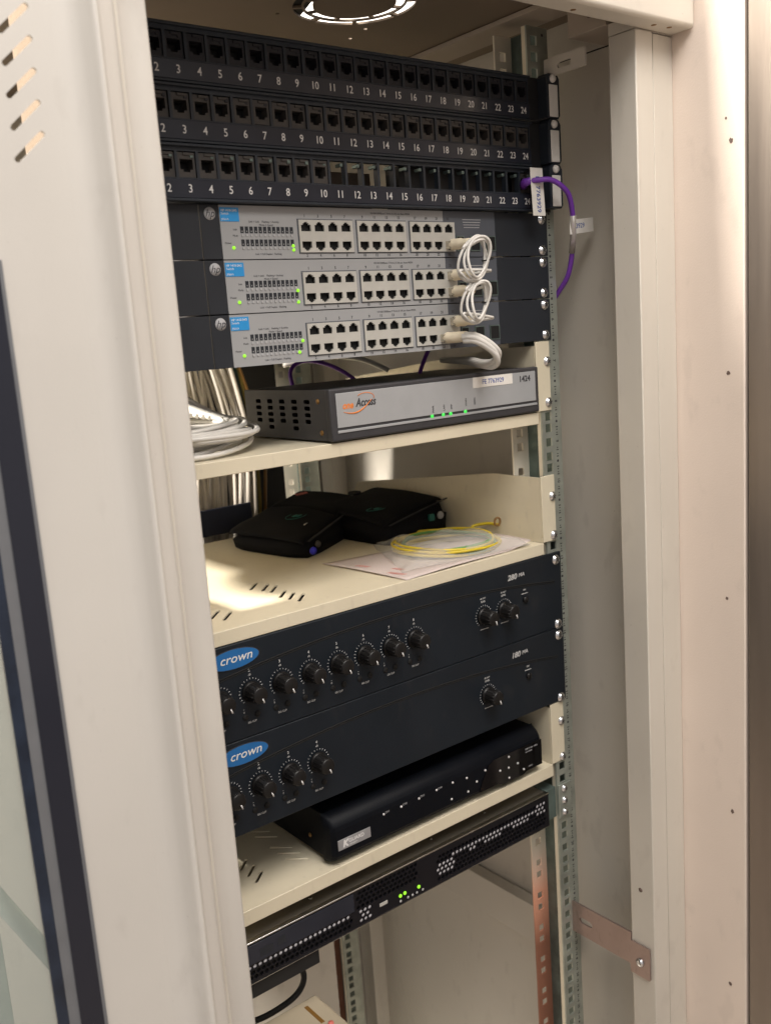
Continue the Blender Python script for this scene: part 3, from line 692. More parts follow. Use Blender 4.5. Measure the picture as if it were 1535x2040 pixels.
def amp(zt, n_in, n_out, model, label, nbtn):
    p = thing('amplifier', (-241, 150, zt - 88.2), label, 'amplifier', 'black rack amplifiers')
    zb = zt - 88.0
    MB().box(-482.4, -0.2, -2.6, 0.6, zb, zt, b=0.8).build('front_panel', m_amp, p)
    MB().box(-462, -22, 0.7, 330, zb + 1.5, zt - 1.5).build('chassis', m_ampdk, p)
    b = MB(); pts = []
    for k in range(41):
        x = -470 + 458 * k / 40; pts.append((x, -2.65, zt - 15.8 - 15.2 * ((x + 241) / 217) ** 2))
    b.tube(pts, 0.75, 6); b.tube([(x, y, z - 1.9) for x, y, z in pts], 0.5, 6)
    b.build('curved_groove', m_hole, p)
    t = MB(); bt = MB()
    zk = zt - 47.0
    proto = None
    for k in range(n_in):
        x = -441.6 + 31.6 * k
        if proto is None: proto = knob(p, x, zk)
        else:
            c = proto.copy(); COL.objects.link(c); c.parent = p; c.location = (S * 31.6 * k, 0, 0)
            for q in kids(proto): d = q.copy(); COL.objects.link(d); d.parent = c
        for q in range(19):
            a = math.radians(225 - 270 * q / 18)
            r0, r1 = 11.0, 12.5
            t.tube([(x + r0 * math.cos(a), -2.7, zk + r0 * math.sin(a)), (x + r1 * math.cos(a), -2.7, zk + r1 * math.sin(a))], 0.3, 4)
        t.text(str(k + 1), 3.6, (x, -2.7, zk + 19.5), bold=0.02); t.text("dB", 2.6, (x, -2.7, zk + 15.5))
        t.text("-", 4, (x - 9, -2.7, zk - 14.5)); t.text("0", 2.4, (x - 9, -2.7, zk - 17.4))
        t.text("SIG CLIP", 2.5, (x - 1.5, -2.7, zk - 28.0), bold=0.01)
        for dx in (-8.0, 4.5): bt.lathe([(3.0, 0), (2.7, 0.8), (0.1, 1.0)], (x + dx, -2.6, zk - 22.3), '-y', 14)
    for k in range(n_out):
        x = -124.2 + 30.6 * k
        knob(p, x, zk)
        for q in range(19):
            a = math.radians(225 - 270 * q / 18)
            t.tube([(x + 10.6 * math.cos(a), -2.7, zk + 10.6 * math.sin(a)), (x + 12.2 * math.cos(a), -2.7, zk + 12.2 * math.sin(a))], 0.28, 4)
        t.text("BASS" if k == 0 and n_out == 2 else "LEVEL", 2.8, (x, -2.7, zk + 16.0), bold=0.02); t.text("dB OUT", 2.4, (x, -2.7, zk + 19.5), bold=0.01)
        t.box(x - 6, x + 6, -2.75, -2.6, zk - 14.5, zk - 13.8)
    t.box(-66, -56, -2.75, -2.6, zt - 36.5, zt - 35.7); t.text("ON", 2.6, (-61, -2.7, zt - 32), bold=0.02)
    t.text(model[:3], 8.4, (-86, -2.7, zt - 14.2), align='LEFT', bold=0.03, shear=0.2, sx=1.1); t.text(model[3:], 5.6, (-69.5, -2.7, zt - 13.9), align='LEFT', bold=0.02, shear=0.2, sx=1.15)
    t.build('printed_marks', m_ampprint, p); bt.build('signal_lamps', m_hole, p)
    bt = MB(); bt.lathe([(3.6, 0), (3.4, 2.5), (0.1, 2.8)], (-61, -2.6, zt - 43), '-y', 18); bt.build('power_button', m_knob, p)
    # oval badge
    b = MB(); b.plate([(-424 + 25.0 * math.cos(a), zt - 13.2 + 8.6 * math.sin(a)) for a in [2 * math.pi * k / 40 for k in range(40)]], [], 1.0, XZ(-3.6)); og = b.build('oval_badge', m_oval, p)
    b = MB(); b.plate([(-424 + 25.8 * math.cos(a), zt - 13.2 + 9.3 * math.sin(a)) for a in [2 * math.pi * k / 40 for k in range(40)]], [], 0.6, XZ(-3.1)); b.build('badge_rim', m_rbody, og)
    MB().text("crown", 11.2, (-422, -3.7, zt - 12.6), bold=0.004, shear=0.25, sx=1.12).build('badge_letters', m_label, og)
    return p
a1 = amp(-369.4, 8, 2, '280MA', 'upper black mixer amplifier with eight input knobs and blue oval badge', 8)
a2 = amp(-458.0, 4, 1, '180MA', 'lower black mixer amplifier with four input knobs and blue oval badge', 4)
for p_, zs in ((a1, (-8.5 * U, -10.2 * U)), (a2, (-10.5 * U, -12.2 * U))):
    for z in zs: screw(p_, -8.75, -2.6, z, r=5.0); screw(p_, -474, -2.6, z, r=5.0)

# ================================================================== VIDEO RECORDER
dv = thing('video_recorder', (-190, 120, -619), 'black video recorder on the lower ivory shelf under the amplifiers', 'video recorder')
b = MB(); b.box(-337, -44, 14, 300, -616, -569, b=1.2); b.build('case', m_dvr, dv)
b = MB()   # front bezel: sloping brow, rounded ends
prf = [(14, -568.5), (8, -570), (2, -573.5), (-2, -579), (-3, -583), (-3, -609), (-1, -613), (4, -616.5), (14, -616.5)]
n = len(prf); rings = []
xs = [(-340, 12, 0.0), (-338.5, 4, 0), (-334, 0, 0), (-48, 0, 0), (-43.5, 4, 0), (-42, 12, 0)]
for x, dy, _ in xs: rings.append([b.bm.verts.new((x, min(14, y + dy), z)) for y, z in prf])
for r0, r1 in zip(rings, rings[1:]):
    for k in range(n - 1): b.bm.faces.new((r0[k], r0[k + 1], r1[k + 1], r1[k])).smooth = k < 3 or k > 5
b.bm.faces.new(rings[0]); b.bm.faces.new(rings[-1][::-1]); b.build('front_bezel', m_dvr, dv)
b = MB(); b.plate([(-146, -611), (-140, -599), (-130, -584.5), (-122, -581), (-46.5, -581), (-46.5, -611), (-72, -611.5), (-78, -614), (-110, -614), (-118, -611)], [], 1.0, XZ(-4.2)); b.build('gloss_plate', m_gloss, dv)
lb = MB().box(-333.4, -294, -4.0, -2.9, -603, -592.5, b=0.2).build('silver_badge', m_badge, dv)
t = MB(); t.text("K", 9.5, (-325, -4.1, -597.8), bold=0.05, shear=0.2); t.text("GUARD", 5.2, (-321, -4.1, -596.6), align='LEFT', bold=0.02, sx=1.05); t.text("SECURITY", 2.2, (-320, -4.1, -600.6), align='LEFT'); t.build('badge_letters', m_white, lb)
for x, z in ((-275.9, -586.3), (-253.1, -586.8), (-229.6, -586.6), (-205.4, -586.1), (-182.7, -586), (-162.4, -588), (-185.5, -603.8), (-148.2, -597.2), (-134.8, -589), (-161.4, -604.1), (-135.1, -604.9)):
    MB().lathe([(1.3, 0), (1.1, 0.8), (0.1, 1.0)], (x, -3.0, z), '-y', 10).build('button', m_white, dv)
for x, z in ((-113.7, -596.5), (-99.5, -585), (-100.4, -597.6), (-86, -597.2), (-100.4, -609.6), (-76.9, -607.6)):
    MB().lathe([(1.3, 0), (1.1, 0.8), (0.1, 1.0)], (x, -4.2, z), '-y', 10).build('button', m_white, dv)
t = MB()
for k, x in enumerate((-271, -248.2, -224.7, -200.5)): t.text("CH%d" % (k + 1), 3.0, (x, -3.1, -585.6))
t.text("DVR H.264  HDD", 2.6, (-73, -4.3, -585.5), align='LEFT'); t.text("NETWORK", 2.2, (-73, -4.3, -589), align='LEFT'); t.text("MENU", 2.2, (-66, -4.3, -607))
t.build('printed_marks', m_greyp, dv)
b = MB(); b.lathe([(2.3, 0), (2.1, 1), (0.1, 1.3)], (-337, 40, -601), '-x', 12); b.build('screw', m_brown, dv)
b = MB()
for x in (-320, -60):
    for y in (25, 280): b.lathe([(6, 0), (6, 2.8), (0.1, 2.9)], (x, y, -618.9), 'z', 14)
b.build('rubber_feet', m_black, dv)

# ================================================================== SERVER
sv = thing('rack_server', (-255, 250, -694), 'black rack server with honeycomb front below the lower ivory shelf', 'server')
hexes = []; fills = []; P = 5.6
def hexa(cx, cz, r=2.45): return [(cx + r * math.cos(math.radians(30 + 60 * k)), cz + r * math.sin(math.radians(30 + 60 * k))) for k in range(6)]
def field(x0, x1, z0, z1, pale):
    row = 0; z = z0
    while z <= z1:
        x = x0 + (P / 2 if row % 2 else 0); cidx = 0
        while x <= x1:
            hexes.append(hexa(x, z))
            if pale(row, x): fills.append((x, z))
            x += P
        z += P * 0.87; row += 1
field(-209, -42, -687, -658, lambda r, x: (r == 4 and x > -192) or (r == 3 and x > -165 and int(x) % 3 != 0) or (x < -186 and r in (1, 2, 3)) or (r == 5 and x > -60))
field(-315, -238, -672.5, -656, lambda r, x: False)
field(-462, -322, -687.5, -677, lambda r, x: r == 2)
field(-312, -298, -688, -678, lambda r, x: True)
MB().plate(rect(-470, -36.5, -693, -653), hexes, 1.6, XZ(-2)).build('front_grille', m_srv, sv)
b = MB()
for x, z in fills: b.lathe([(2.3, 0), (2.1, 0.6), (0.1, 0.8)], (x, -0.6, z), '-y', 6)
b.build('pale_cells', m_grille, sv)
MB().box(-470, -37, 1.2, 3, -692.5, -653.5).build('dark_backing', m_hole, sv)
MB().box(-470, -37, 3.2, 560 - 120, -692.5, -652.6, b=0.4).build('case', m_srvtop, sv)
MB().box(-470, -36.5, -3.0, 3, -653.2, -651.6, b=0.4).build('bright_edge', m_edge, sv)
MB().box(-470, -36.5, -2.6, -1.8, -693.6, -693.1).build('bottom_edge', m_edge, sv)
MB().box(-470, -320, -2.9, -2.0, -674, -655, b=0.3).build('drive_bay', m_strip, sv)
t = MB(); t.box(-409, -400, -3.05, -2.9, -668, -660); t.box(-428, -414, -3.05, -2.9, -670, -662); t.build('bay_icons', m_swdark, sv)
b = MB(); b.box(-289, -279, -2.8, -2, -683.5, -680, b=0.2); b.build('usb_port', m_port, sv)
for x, z in ((-262, -683.2), (-256, -682.6), (-237.2, -683.7)): led(sv, x, z, -2.0, m_led, 1.9)
for k, x in enumerate((-262, -252, -246, -240, -232)): MB().lathe([(1.5, 0), (1.2, 0.6), (0.1, 0.7)], (x, -2.0, -689.3), '-y', 10).build('button', m_greyp, sv)
for x, y in ((-357, 18), (-200, 18), (-120, 18)): MB().lathe([(1.8, 0), (1.6, 0.7), (0.1, 0.9)], (x, y, -652.6), 'z', 10).build('lid_screw', m_edge, sv)
sr = MB().box(-36, -19.5, 2, 300, -690, -652, b=0.4).build('slide_rail', m_zincdk, sv)
MB().box(-19.2, 2, -3, -0.6, -692, -650, b=0.4).build('slide_bracket', m_zinc, sv)
for z in (-655.5, -670.5, -685.5): screw(sv, -10.0, -3, z, r=4.0)

# device under the server, black cable loop, cream box
dk = MB().box(-475, -362, 2, 260, -712, -695.5, b=1).build('black_appliance', m_black); tag(dk, 'black appliance edge peeping out right below the server', 'appliance')
g = MB().tube(spline([(-500, 60, -775), (-430, 60, -781), (-395, 58, -784), (-362, 60, -782), (-349, 60, -769), (-352, 62, -752), (-372, 70, -735), (-400, 80, -722)], 8), 3.2, 10).build('power_cable', m_black)
tag(g, 'black power cable looping below the server', 'cable')
cb = thing('cream_box', (-420, 20, -860), 'cream plastic box at the bottom left corner below the server', 'box')
MB().box(-560, -357.5, -90, 24, -860, -760, b=3, seg=3).build('shell', m_boxp, cb)
MB().box(-378, -374, -16, 14, -760.4, -759.7).build('lid_slot', m_brown, cb)
b = MB(); b.lathe([(3, 0), (2.8, 1), (0.1, 1.2)], (-371, -22, -760), 'z', 14); b.build('red_button', m_red, cb)

def sheet(fn, nu, nv, t=0.3):
    b = MB(); T = {}; Bt = {}
    for i in range(nu + 1):
        for j in range(nv + 1):
            p = Vector(fn(i / nu, j / nv)); T[i, j] = b.bm.verts.new(p + Vector((0, 0, t))); Bt[i, j] = b.bm.verts.new(p)
    for i in range(nu):
        for j in range(nv):
            b.bm.faces.new((T[i, j], T[i + 1, j], T[i + 1, j + 1], T[i, j + 1])).smooth = True
            b.bm.faces.new((Bt[i, j], Bt[i, j + 1], Bt[i + 1, j + 1], Bt[i + 1, j])).smooth = True
    for k in range(nu):
        b.bm.faces.new((T[k, 0], Bt[k, 0], Bt[k + 1, 0], T[k + 1, 0])); b.bm.faces.new((T[k, nv], T[k + 1, nv], Bt[k + 1, nv], Bt[k, nv]))
    for k in range(nv):
        b.bm.faces.new((T[0, k], T[0, k + 1], Bt[0, k + 1], Bt[0, k])); b.bm.faces.new((T[nu, k], Bt[nu, k], Bt[nu, k + 1], T[nu, k + 1]))
    return b
# ================================================================== POUCHES
def pouch(corners, z0, hs, name, label, bulge=5, n=12):
    """soft box from four base corners (counter-clockwise) with a height per corner"""
    p = thing(name, (sum(c[0] for c in corners) / 4, sum(c[1] for c in corners) / 4, z0), label, 'pouch', 'black nylon pouches')
    C = [Vector((x, y, 0)) for x, y in corners]; b = MB(); top = {}; bot = {}
    rr = random.Random(len(label))
    for i in range(n + 1):
        for j in range(n + 1):
            u, v = i / n, j / n
            q = C[0] * (1 - u) * (1 - v) + C[1] * u * (1 - v) + C[2] * u * v + C[3] * (1 - u) * v
            h = hs[0] * (1 - u) * (1 - v) + hs[1] * u * (1 - v) + hs[2] * u * v + hs[3] * (1 - u) * v
            e = min(u, 1 - u, v, 1 - v)
            rim = min(1, e / 0.10) ** 0.5
            cen = (sum(C, Vector()) / 4)
            cr_ = max(0, abs(2 * u - 1) - 0.6) / 0.4 * max(0, abs(2 * v - 1) - 0.6) / 0.4
            q = q + (cen - q) * 0.09 * cr_; ins = q
            wr = 1.2 * math.sin(9 * u + 4 * v) * math.sin(7 * v - 3 * u)
            top[i, j] = b.bm.verts.new((ins.x, ins.y, z0 + h * (0.55 + 0.45 * rim) + wr * rim + bulge * math.sin(math.pi * u) * math.sin(math.pi * v)))
            sh = q + (cen - q) * (0.03 if e == 0 else 0)
            bot[i, j] = b.bm.verts.new((sh.x, sh.y, z0 + 0.4))
    for i in range(n):
        for j in range(n):
            b.bm.faces.new((top[i, j], top[i + 1, j], top[i + 1, j + 1], top[i, j + 1])).smooth = True
            b.bm.faces.new((bot[i, j], bot[i, j + 1], bot[i + 1, j + 1], bot[i + 1, j])).smooth = True
    for k in range(n):
        for a_, c_ in (((k, 0), (k + 1, 0)), ((n, k), (n, k + 1)), ((n - k, n), (n - k - 1, n)), ((0, n - k), (0, n - k - 1))):
            b.bm.faces.new((bot[a_], bot[c_], top[c_], top[a_])).smooth = True
    b.build('body', m_bag, p)
    return p
def on(C, hs, z0, u, v, extra=0):
    q = [C[0][k] * (1 - u) * (1 - v) + C[1][k] * u * (1 - v) + C[2][k] * u * v + C[3][k] * (1 - u) * v for k in (0, 1)]
    h = hs[0] * (1 - u) * (1 - v) + hs[1] * u * (1 - v) + hs[2] * u * v + hs[3] * (1 - u) * v
    return Vector((q[0], q[1], z0 + h + 5 * math.sin(math.pi * u) * math.sin(math.pi * v) + extra))
B1 = [(-238, 154), (-66, 262), (-104, 372), (-262, 296)]; H1 = [18, 34, 40, 20]
b1 = pouch(B1, -355.8, H1, 'tool_pouch', 'left black nylon pouch with a blue button at its front corner')
B2 = [(-142, 128), (-27, 146), (-28, 300), (-150, 270)]; H2 = [22, 38, 40, 32]
b2 = pouch(B2, -355.8, H2, 'tool_pouch', 'right black nylon pouch lying behind the coiled yellow green wire')
def strip_on(parent, C, H, u0, v0, u1, v1, w, name, m, seg=8, t=1.0):
    b = MB(); a = [on(C, H, -355.8, u0 + (u1 - u0) * k / seg, v0 + (v1 - v0) * k / seg, 1.5) for k in range(seg + 1)]
    b.tube(a, w, 6, flat=0.35); return b.build(name, m, parent)
b = MB(); p = on(B1, H1, -355.8, 0.0, 0.0); b.lathe([(4.5, 0), (4.2, 1.5), (0.1, 2)], (-228, 158, -346), '-y', 14); b.build('blue_button', m_bluebtn, b1)
def flap(parent, C, H, u0, u1, v0, v1, lift):
    b = sheet(lambda u, v: on(C, H, -355.8, u0 + (u1 - u0) * u, v0 + (v1 - v0) * v, lift - 1.2 - 2.4 * max(0, abs(2 * u - 1) - 0.86) / 0.14 - 2.0 * max(0, abs(2 * v - 1) - 0.86) / 0.14 + 0.9 * math.sin(7 * u + 3 * v) * math.sin(5 * v - u)), 22, 16, 2.0)
    return b.build('flap', m_bag, parent)
flap(b1, B1, H1, 0.02, 0.55, 0.06, 0.97, 3.2); flap(b1, B1, H1, 0.50, 0.97, 0.08, 0.94, 4.2); flap(b2, B2, H2, 0.04, 0.96, 0.1, 0.95, 3.0)
strip_on(b1, B1, H1, 0.05, 0.02, 0.95, 0.02, 2.2, 'zip', m_black)
strip_on(b2, B2, H2, 0.05, 0.03, 0.95, 0.03, 2.0, 'zip', m_black)
def logo_on(parent, C, H, u, v, s, txt, m, name):
    p = on(C, H, -355.8, u, v, 4.4); t = MB()
    d = (Vector((*C[1], 0)) - Vector((*C[0], 0))).normalized(); e = Vector((-d.y, d.x, 0))
    t.text(txt, s, p, right=d, up=e, bold=0.02, d=1.0)
    for k in range(40):
        a = 2 * math.pi * k / 40; a2_ = 2 * math.pi * (k + 1) / 40
        t.tube([p + d * s * 1.25 * math.cos(a) + e * s * 0.62 * math.sin(a), p + d * s * 1.25 * math.cos(a2_) + e * s * 0.62 * math.sin(a2_)], 0.45, 4)
    t.build(name, m, parent)
logo_on(b1, B1, H1, 0.35, 0.42, 17, "tt", m_teal, 'teal_logo')
logo_on(b2, B2, H2, 0.25, 0.35, 13, "tt", m_teal, 'teal_logo')
b = MB(); p = on(B1, H1, -355.8, 0.82, 0.78, 6.0); b.text("////////", 9, p, right=(0.9, 0.1, 0), up=(0, 1, 0.1), bold=0.02, d=1.2); b.build('pink_tag', m_orange if False else m_red, b1)
b = MB(); p = on(B1, H1, -355.8, 0.22, 0.22, 5.0); b.tube([p, p + Vector((9, 5, 0.5))], 0.9, 6); b.build('zip_pull', m_screw, b1)
b = MB(); p = on(B1, H1, -355.8, 0.12, 0.0); b.lathe([(4, 0), (3.6, 2), (0.1, 2.6)], (-212, 172, -343), '-y', 14); b.build('snap_button', m_jack, b1)
b = MB(); b.lathe([(5, 0), (4.6, 1.6), (3.0, 2.0), (0.1, 1.2)], (-52, 141.5, -334), '-y', 16); b.build('snap_button', m_badge, b2)
MB().box(-72, -64, 137.5, 141.5, -338, -330, b=0.5).build('teal_tab', m_teal, b2)
b = MB(); b.lathe([(9, 0), (8, 3), (0.1, 4.5)], (-84, 270, -314), 'z', 18); b.build('round_toggle', m_black, b1)

# ================================================================== PAPER, POLYTHENE BAG, WIRE COIL
def bil(C, u, v): return [C[0][k] * (1 - u) * (1 - v) + C[1][k] * u * (1 - v) + C[2][k] * u * v + C[3][k] * (1 - u) * v for k in (0, 1)]
PC = [(-224, -1), (-40, 4), (-34, 84), (-236, 130)]
def paper(u, v):
    x, y = bil(PC, u, v); return (x, y, -355.4 + 1.2 * abs(math.sin(4 * u + 3 * v)) + 16 * max(0, u - 0.82) ** 1.4 * 6 * 0.5)
pp = thing('paper_sheet', (-140, 60, -356), 'creased pale pink sheet of paper with red print under the wire coil', 'paper')
sheet(paper, 24, 12).build('sheet', m_paper, pp)
t = MB()
for k, (s_, u, v) in enumerate((("////////", 0.06, 0.62), ("//////////", 0.05, 0.2), ("///////", 0.12, 0.3))):
    x, y, z = paper(u, v); t.text(s_, 7.5, (x, y, z + 0.7), right=(0.25, -0.97, 0), up=(0.97, 0.25, 0), shear=0.3, bold=0.0, d=0.1)
t.build('red_print', m_red, pp)
BC = [(-212, 20), (-46, -2), (-30, 96), (-150, 150)]
def poly(u, v):
    x, y = bil(BC, u, v); e = min(u, 1 - u, v, 1 - v)
    return (x, y, -353.6 + 12 * min(1, e / 0.2) ** 0.7 + 2.2 * math.sin(17 * u + 5 * v) * math.sin(13 * v + 3) + 0.8 * math.sin(31 * u * v + 9 * u))
pb = sheet(poly, 30, 24, 0.15).build('polythene_bag', m_bagp); tag(pb, 'crinkled clear polythene bag wrapped over the yellow green wire coil', 'plastic bag')
wc = thing('earth_wire_coil', (-100, 78, -354), 'coil of yellow and green earth wire with ring terminals on the paper', 'wire coil')
for k in range(11):
    rr = random.Random(40 + k); R = 56 + rr.uniform(-8, 6); ox, oy = rr.uniform(-5, 5), rr.uniform(-5, 5); ph = rr.uniform(0, 6); e2 = rr.uniform(0.9, 1.08)
    pts = [(-104 + ox + R * e2 * math.cos(a), 74 + oy + R * math.sin(a) / e2, -352.5 + 0.7 * k + 1.6 * math.sin(2 * a + ph)) for a in [2 * math.pi * q / 48 for q in range(48)]]
    pts.append(pts[0])
    MB().tube(pts, 1.55, 7, cap=False).build('wire_turn', m_grn if k % 4 == 1 else m_yel, wc)
g = MB().tube(spline([(-50, 80, -349), (-42, 96, -345), (-30, 84, -342), (-28, 66, -342)], 8), 1.8, 8).build('wire_end', m_yel, wc)
b = MB()
for q in range(16):
    a = 2 * math.pi * q / 16; a2_ = a + 2 * math.pi / 16
    b.tube([(-36 + 4.6 * math.cos(a), 60, -336 + 4.6 * math.sin(a)), (-36 + 4.6 * math.cos(a2_), 60, -336 + 4.6 * math.sin(a2_))], 1.3, 6)
b.build('ring_terminal', m_brown, wc)

# ================================================================== CABLES
# purple patch cable at the right
pc = thing('patch_cable', (10, -20, -70), 'purple patch cable plugged into socket 24 of the lowest patch panel', 'cable')
MB().tube(spline([(-46, -18, 28), (-38, -26, 28.5), (-24, -33, 27.5), (-6, -36, 16), (4, -33, -2), (10, -28, -22), (16, -20, -46), (18, -12, -66), (18, 0, -80), (16, 14, -94), (6, 40, -112)], 10), 2.7, 12).build('sheath', m_purple, pc)
MB().tube([(-41, -8, 26), (-45.5, -14, 27.5), (-44, -22, 28.6)], [4.6, 4.4, 3.2], 10).build('plug_boot', m_purple, pc)
fl = MB().box(4.6, 42, -28.8, -28.2, -25.2, -10.6)
for v in fl.bm.verts: v.co.z += (v.co.x - 5) * 0.10
fl = fl.build('paper_flag', m_label, pc)
MB().text("63929", 7.0, (19, -28.9, -16.2), right=(1, 0, 0.1), bold=0.01).build('flag_text', m_blink, fl)
MB().tube([(6.0, -32, -6), (11.6, -26.6, -28), (15, -21, -43)], 3.3, 12).build('clear_sleeve', m_clear, pc)
vl = MB().box(-46, -28, -23, -22, -6, 41, b=0.3)
for v in vl.bm.verts: v.co.x += (41 - v.co.z) * 0.05
vl = vl.build('paper_tag', m_label); tag(vl, 'upright white paper tag with blue digits hung over the lowest patch panel end', 'tag')
t = MB(); t.text("FE 7763929", 7.6, (-35.8, -23.2, 15), right=(0.04, 0, -1), up=(1, 0, 0.04), bold=0.012, align='CENTER'); t.build('tag_text', m_blink, vl)
MB().box(-40, -36, -21.8, -8, 38.5, 40).build('tag_hook', m_black, vl)

# black cable tie wire on the patch panel ends
g = MB().tube(spline([(-60, -13, 89), (-38, -14, 88), (-24, -16, 89.5), (-14, -20, 91)], 6), 0.9, 6).build('cable_tie', m_black); tag(g, 'thin black cable tie between the two upper patch panel ends', 'cable tie')

def plug(parent, x, z, L=24, tilt=0.0, y0=-2.6):
    a = MB().box(x - 5.2, x + 5.2, y0 - 7, y0 + 0.6, z - 3.8, z + 3.8, b=0.5).build('clear_plug', m_clear, parent)
    b = MB(); pts = [(x, y0 - 5, z), (x, y0 - 8, z), (x + tilt * 4, y0 - 18, z - 0.2), (x + tilt * 8, y0 - 28, z - 0.6)]
    b.tube(spline(pts, 4), [5.6] * 4 + [5.3] * 4 + [4.4] * 4 + [3.4], 12); b.build('plug_boot', m_plug, parent)
def loop(label, x0, z0, x1, z1, cx, cz, rx_, rz_, turns, yb=-34):
    p = thing('white_patch_cord', (cx, yb, cz - rz_), label, 'patch cord', 'white patch cords between switches')
    plug(p, x0, z0, tilt=0.3); plug(p, x1, z1, tilt=0.3)
    for j in range(4):
        rr = random.Random(int(-cz) + j); jx, jz, jr = rr.uniform(-1.2, 1.2), rr.uniform(-1.4, 1.4), rr.uniform(0.9, 1.06)
        pts = [(x0 + 2.4, yb + 4, z0 - 0.6), (x0 + 9, yb - 6, z0 + 2)] if j == 0 else []
        n = 18
        for q in range(n + (1 if j else 3)):
            a = math.radians(150) - 2 * math.pi * q / n
            pts.append((cx + jx + (rx_ - 1.3 * j) * jr * math.cos(a) + 4.5 * math.sin(a), yb - 8 - 2.6 * j + 2.4 * math.sin(a * 2 + j), cz + jz + (rz_ - 1.0 * j) * math.sin(a) * (1.04 if j % 2 else 0.96)))
        if j == 1:
            pts = pts[:-3] + [(x1 + 13, yb - 10, z1 + 1), (x1 + 6, yb - 2, z1 - 0.4), (x1 + 2.4, yb + 4, z1 - 0.6)]
        MB().tube(spline(pts, 5), 1.35, 9).build('cord_turn', m_cab, p)
    b = MB()
    for q in range(14):
        a = 2 * math.pi * q / 14; a2_ = a + 2 * math.pi / 14
        o_ = Vector((cx + rx_ * 0.93, yb - 11, cz - 1))
        b.tube([o_ + Vector((5.2 * math.cos(a), 6 * math.sin(a), 1.2 * math.cos(a))), o_ + Vector((5.2 * math.cos(a2_), 6 * math.sin(a2_), 1.2 * math.cos(a2_)))], 0.8, 6)
    b.build('twist_tie', m_black, p)
    return p
loop('upper coiled white patch cord joining the top switch and the middle switch', -142.7, -33.0, -142.7, -U - 17.6, -150.0, -50.0, 18, 21, 2)
loop('lower coiled white patch cord joining the middle switch and the bottom switch', -142.7, -U - 33.0, -142.7, -2 * U - 17.6, -150, -89, 15, 20, 2)
p = thing('thick_white_cable', (-140, -40, -150), 'bundle of thick white cables leaving the bottom switch in a bend', 'cable')
plug(p, -156.7, -2 * U - 33.0, tilt=0.8)
plug(p, -142.9, -2 * U - 33.0, tilt=0.4)
for j, (dx, dz) in enumerate(((0, 0), (3.5, 1.6), (1.5, -3.4))):
    MB().tube(spline([(-157 + dx, -28, -122 + dz), (-150 + dx, -36, -123 + dz), (-139 + dx, -40, -129 + dz), (-128 + dx, -42, -138 + dz), (-122 + dx, -38, -145 + dz * 1.3), (-120 + dx, -28, -150 + dz), (-116 + dx, -8, -150 + dz * 0.6), (-108 + dx * 0.5, 20, -147 + dz * 0.5), (-80, 90, -147)], 8), 3.1, 10).build('cable_strand', m_cab, p)

# white cable coil and bunch on the upper shelf
p = thing('white_cable_coil', (-420, 100, -209), 'messy coil of white network cable at the left end of the upper shelf', 'cable coil')
for k in range(24):
    rr = random.Random(90 + k); R = 74 + rr.uniform(-22, 13); ox, oy = rr.uniform(-12, 7), rr.uniform(-12, 12); ph = rr.uniform(0, 6); tz = rr.uniform(-3, 5)
    pts = [(-415 + ox + R * 0.92 * math.cos(a), 98 + oy + R * 1.02 * math.sin(a), max(-206.2, -205.0 + k * 0.95 + 2.6 * math.sin(2 * a + ph) + tz * math.cos(a + ph))) for a in [2 * math.pi * q / 40 for q in range(40)]]
    pts.append(pts[0]); MB().tube(pts, 2.3, 8, cap=False).build('cable_turn', m_cab, p)
for k in range(15):
    rr = random.Random(120 + k)
    MB().tube(spline([(-346 - 4 * k, 80 + 5 * k, -186 + k), (-358 - 3 * k, 118 + 6 * k, -176 + 2 * k), (-372, 180 + 6 * k, -150 + 3 * k), (-370 + 8 * k, 290, -112 + rr.uniform(-22, 16))], 8), 2.5, 8).build('cable_lead', m_cab, p)
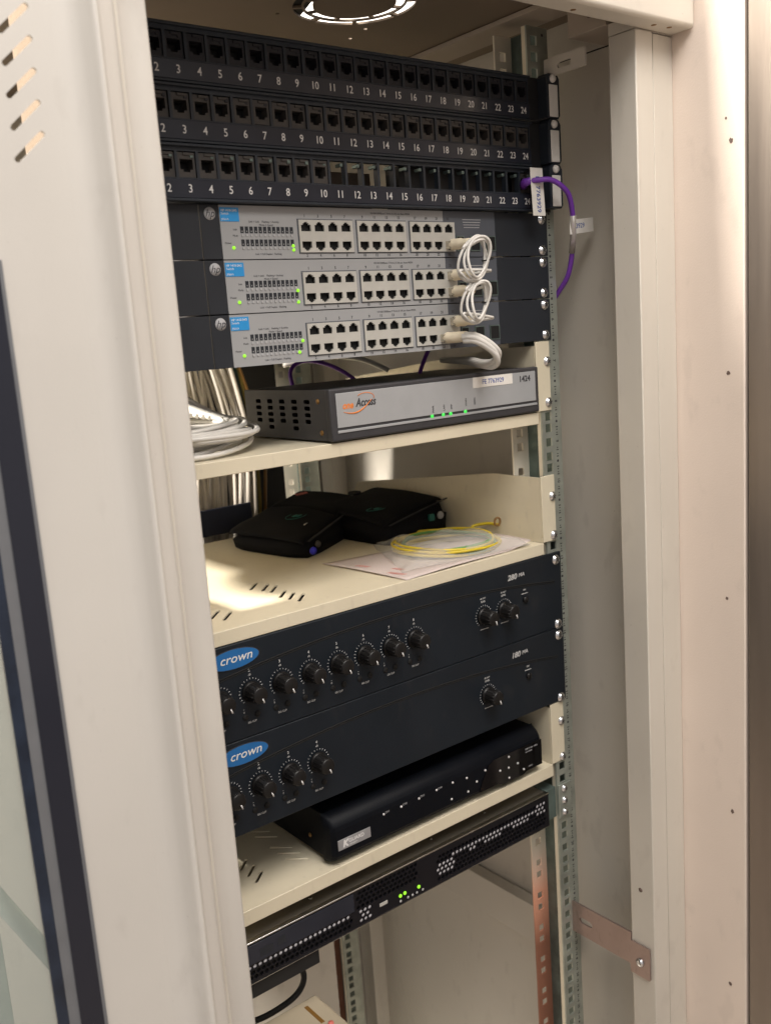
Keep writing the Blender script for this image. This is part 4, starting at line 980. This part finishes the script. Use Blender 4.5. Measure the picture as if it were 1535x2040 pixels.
# vertical cable bunch behind the shelves
p = thing('beige_cable_bundle', (-220, 400, -1300), 'thick bundle of beige network cables running down behind the shelves', 'cable bundle')
for k in range(62):
    rr = random.Random(200 + k)
    x = -278 + 2.15 * k * 0.92 + rr.uniform(-3, 3); y = 376 + rr.uniform(0, 46)
    sl_ = rr.uniform(-14, 20)
    pts = [(x - 30 - sl_, y + 5, 120), (x - 20 - sl_, y, -60), (x - 8, y + rr.uniform(-5, 5), -170), (x + sl_ * 0.6, y, -250), (x + sl_ * 0.2, y, -340), (x * 0.9 - 25, y, -480), (x * 0.9 - 25 + sl_, y, -1300)]
    if k > 55: m_ = [m_tealw, m_ywire, m_brown, m_tealw, m_brown, m_beige][k - 56]; pts = [(a + 16, b_ + 20, c_) for a, b_, c_ in pts]
    else: m_ = m_beige
    MB().tube(spline(pts, 5), rr.uniform(2.3, 3.2), 7).build('cable', m_, p)
MB().box(-264, -182, 366, 372, -352, -318, b=1).build('hook_strap', m_navy, p)
bp2 = MB().box(-420, -120, 360, 364, -1400, -560).build('backing_panel', m_inner); tag(bp2, 'plain brownish panel behind the black cable loop below the server', 'panel')
cdct = MB().box(-195, -82, 440, 458, -1350, 190, b=1).build('cable_duct', m_black); tag(cdct, 'black vertical cable duct standing behind the beige cables', 'duct')
# purple cables behind the router
g = MB().tube(spline([(-240, 150, -166), (-232, 165, -146), (-212, 170, -137), (-185, 165, -142), (-160, 155, -158), (-140, 150, -180)], 8), 2.4, 8).build('purple_cable', m_purple); tag(g, 'purple cable arching up behind the left part of the router', 'cable', 'purple cables behind router')
g = MB().tube(spline([(-100, 110, -168), (-84, 118, -150), (-66, 122, -128)], 8), 2.4, 8).build('purple_cable', m_purple); tag(g, 'short purple cable rising behind the right part of the router', 'cable', 'purple cables behind router')
g = MB().tube(spline([(-225, 190, -140), (-180, 170, -134), (-140, 160, -140), (-110, 150, -155)], 8), 3.0, 8).build('white_cable', m_cab); tag(g, 'white cable drooping behind the router below the bottom switch', 'cable')
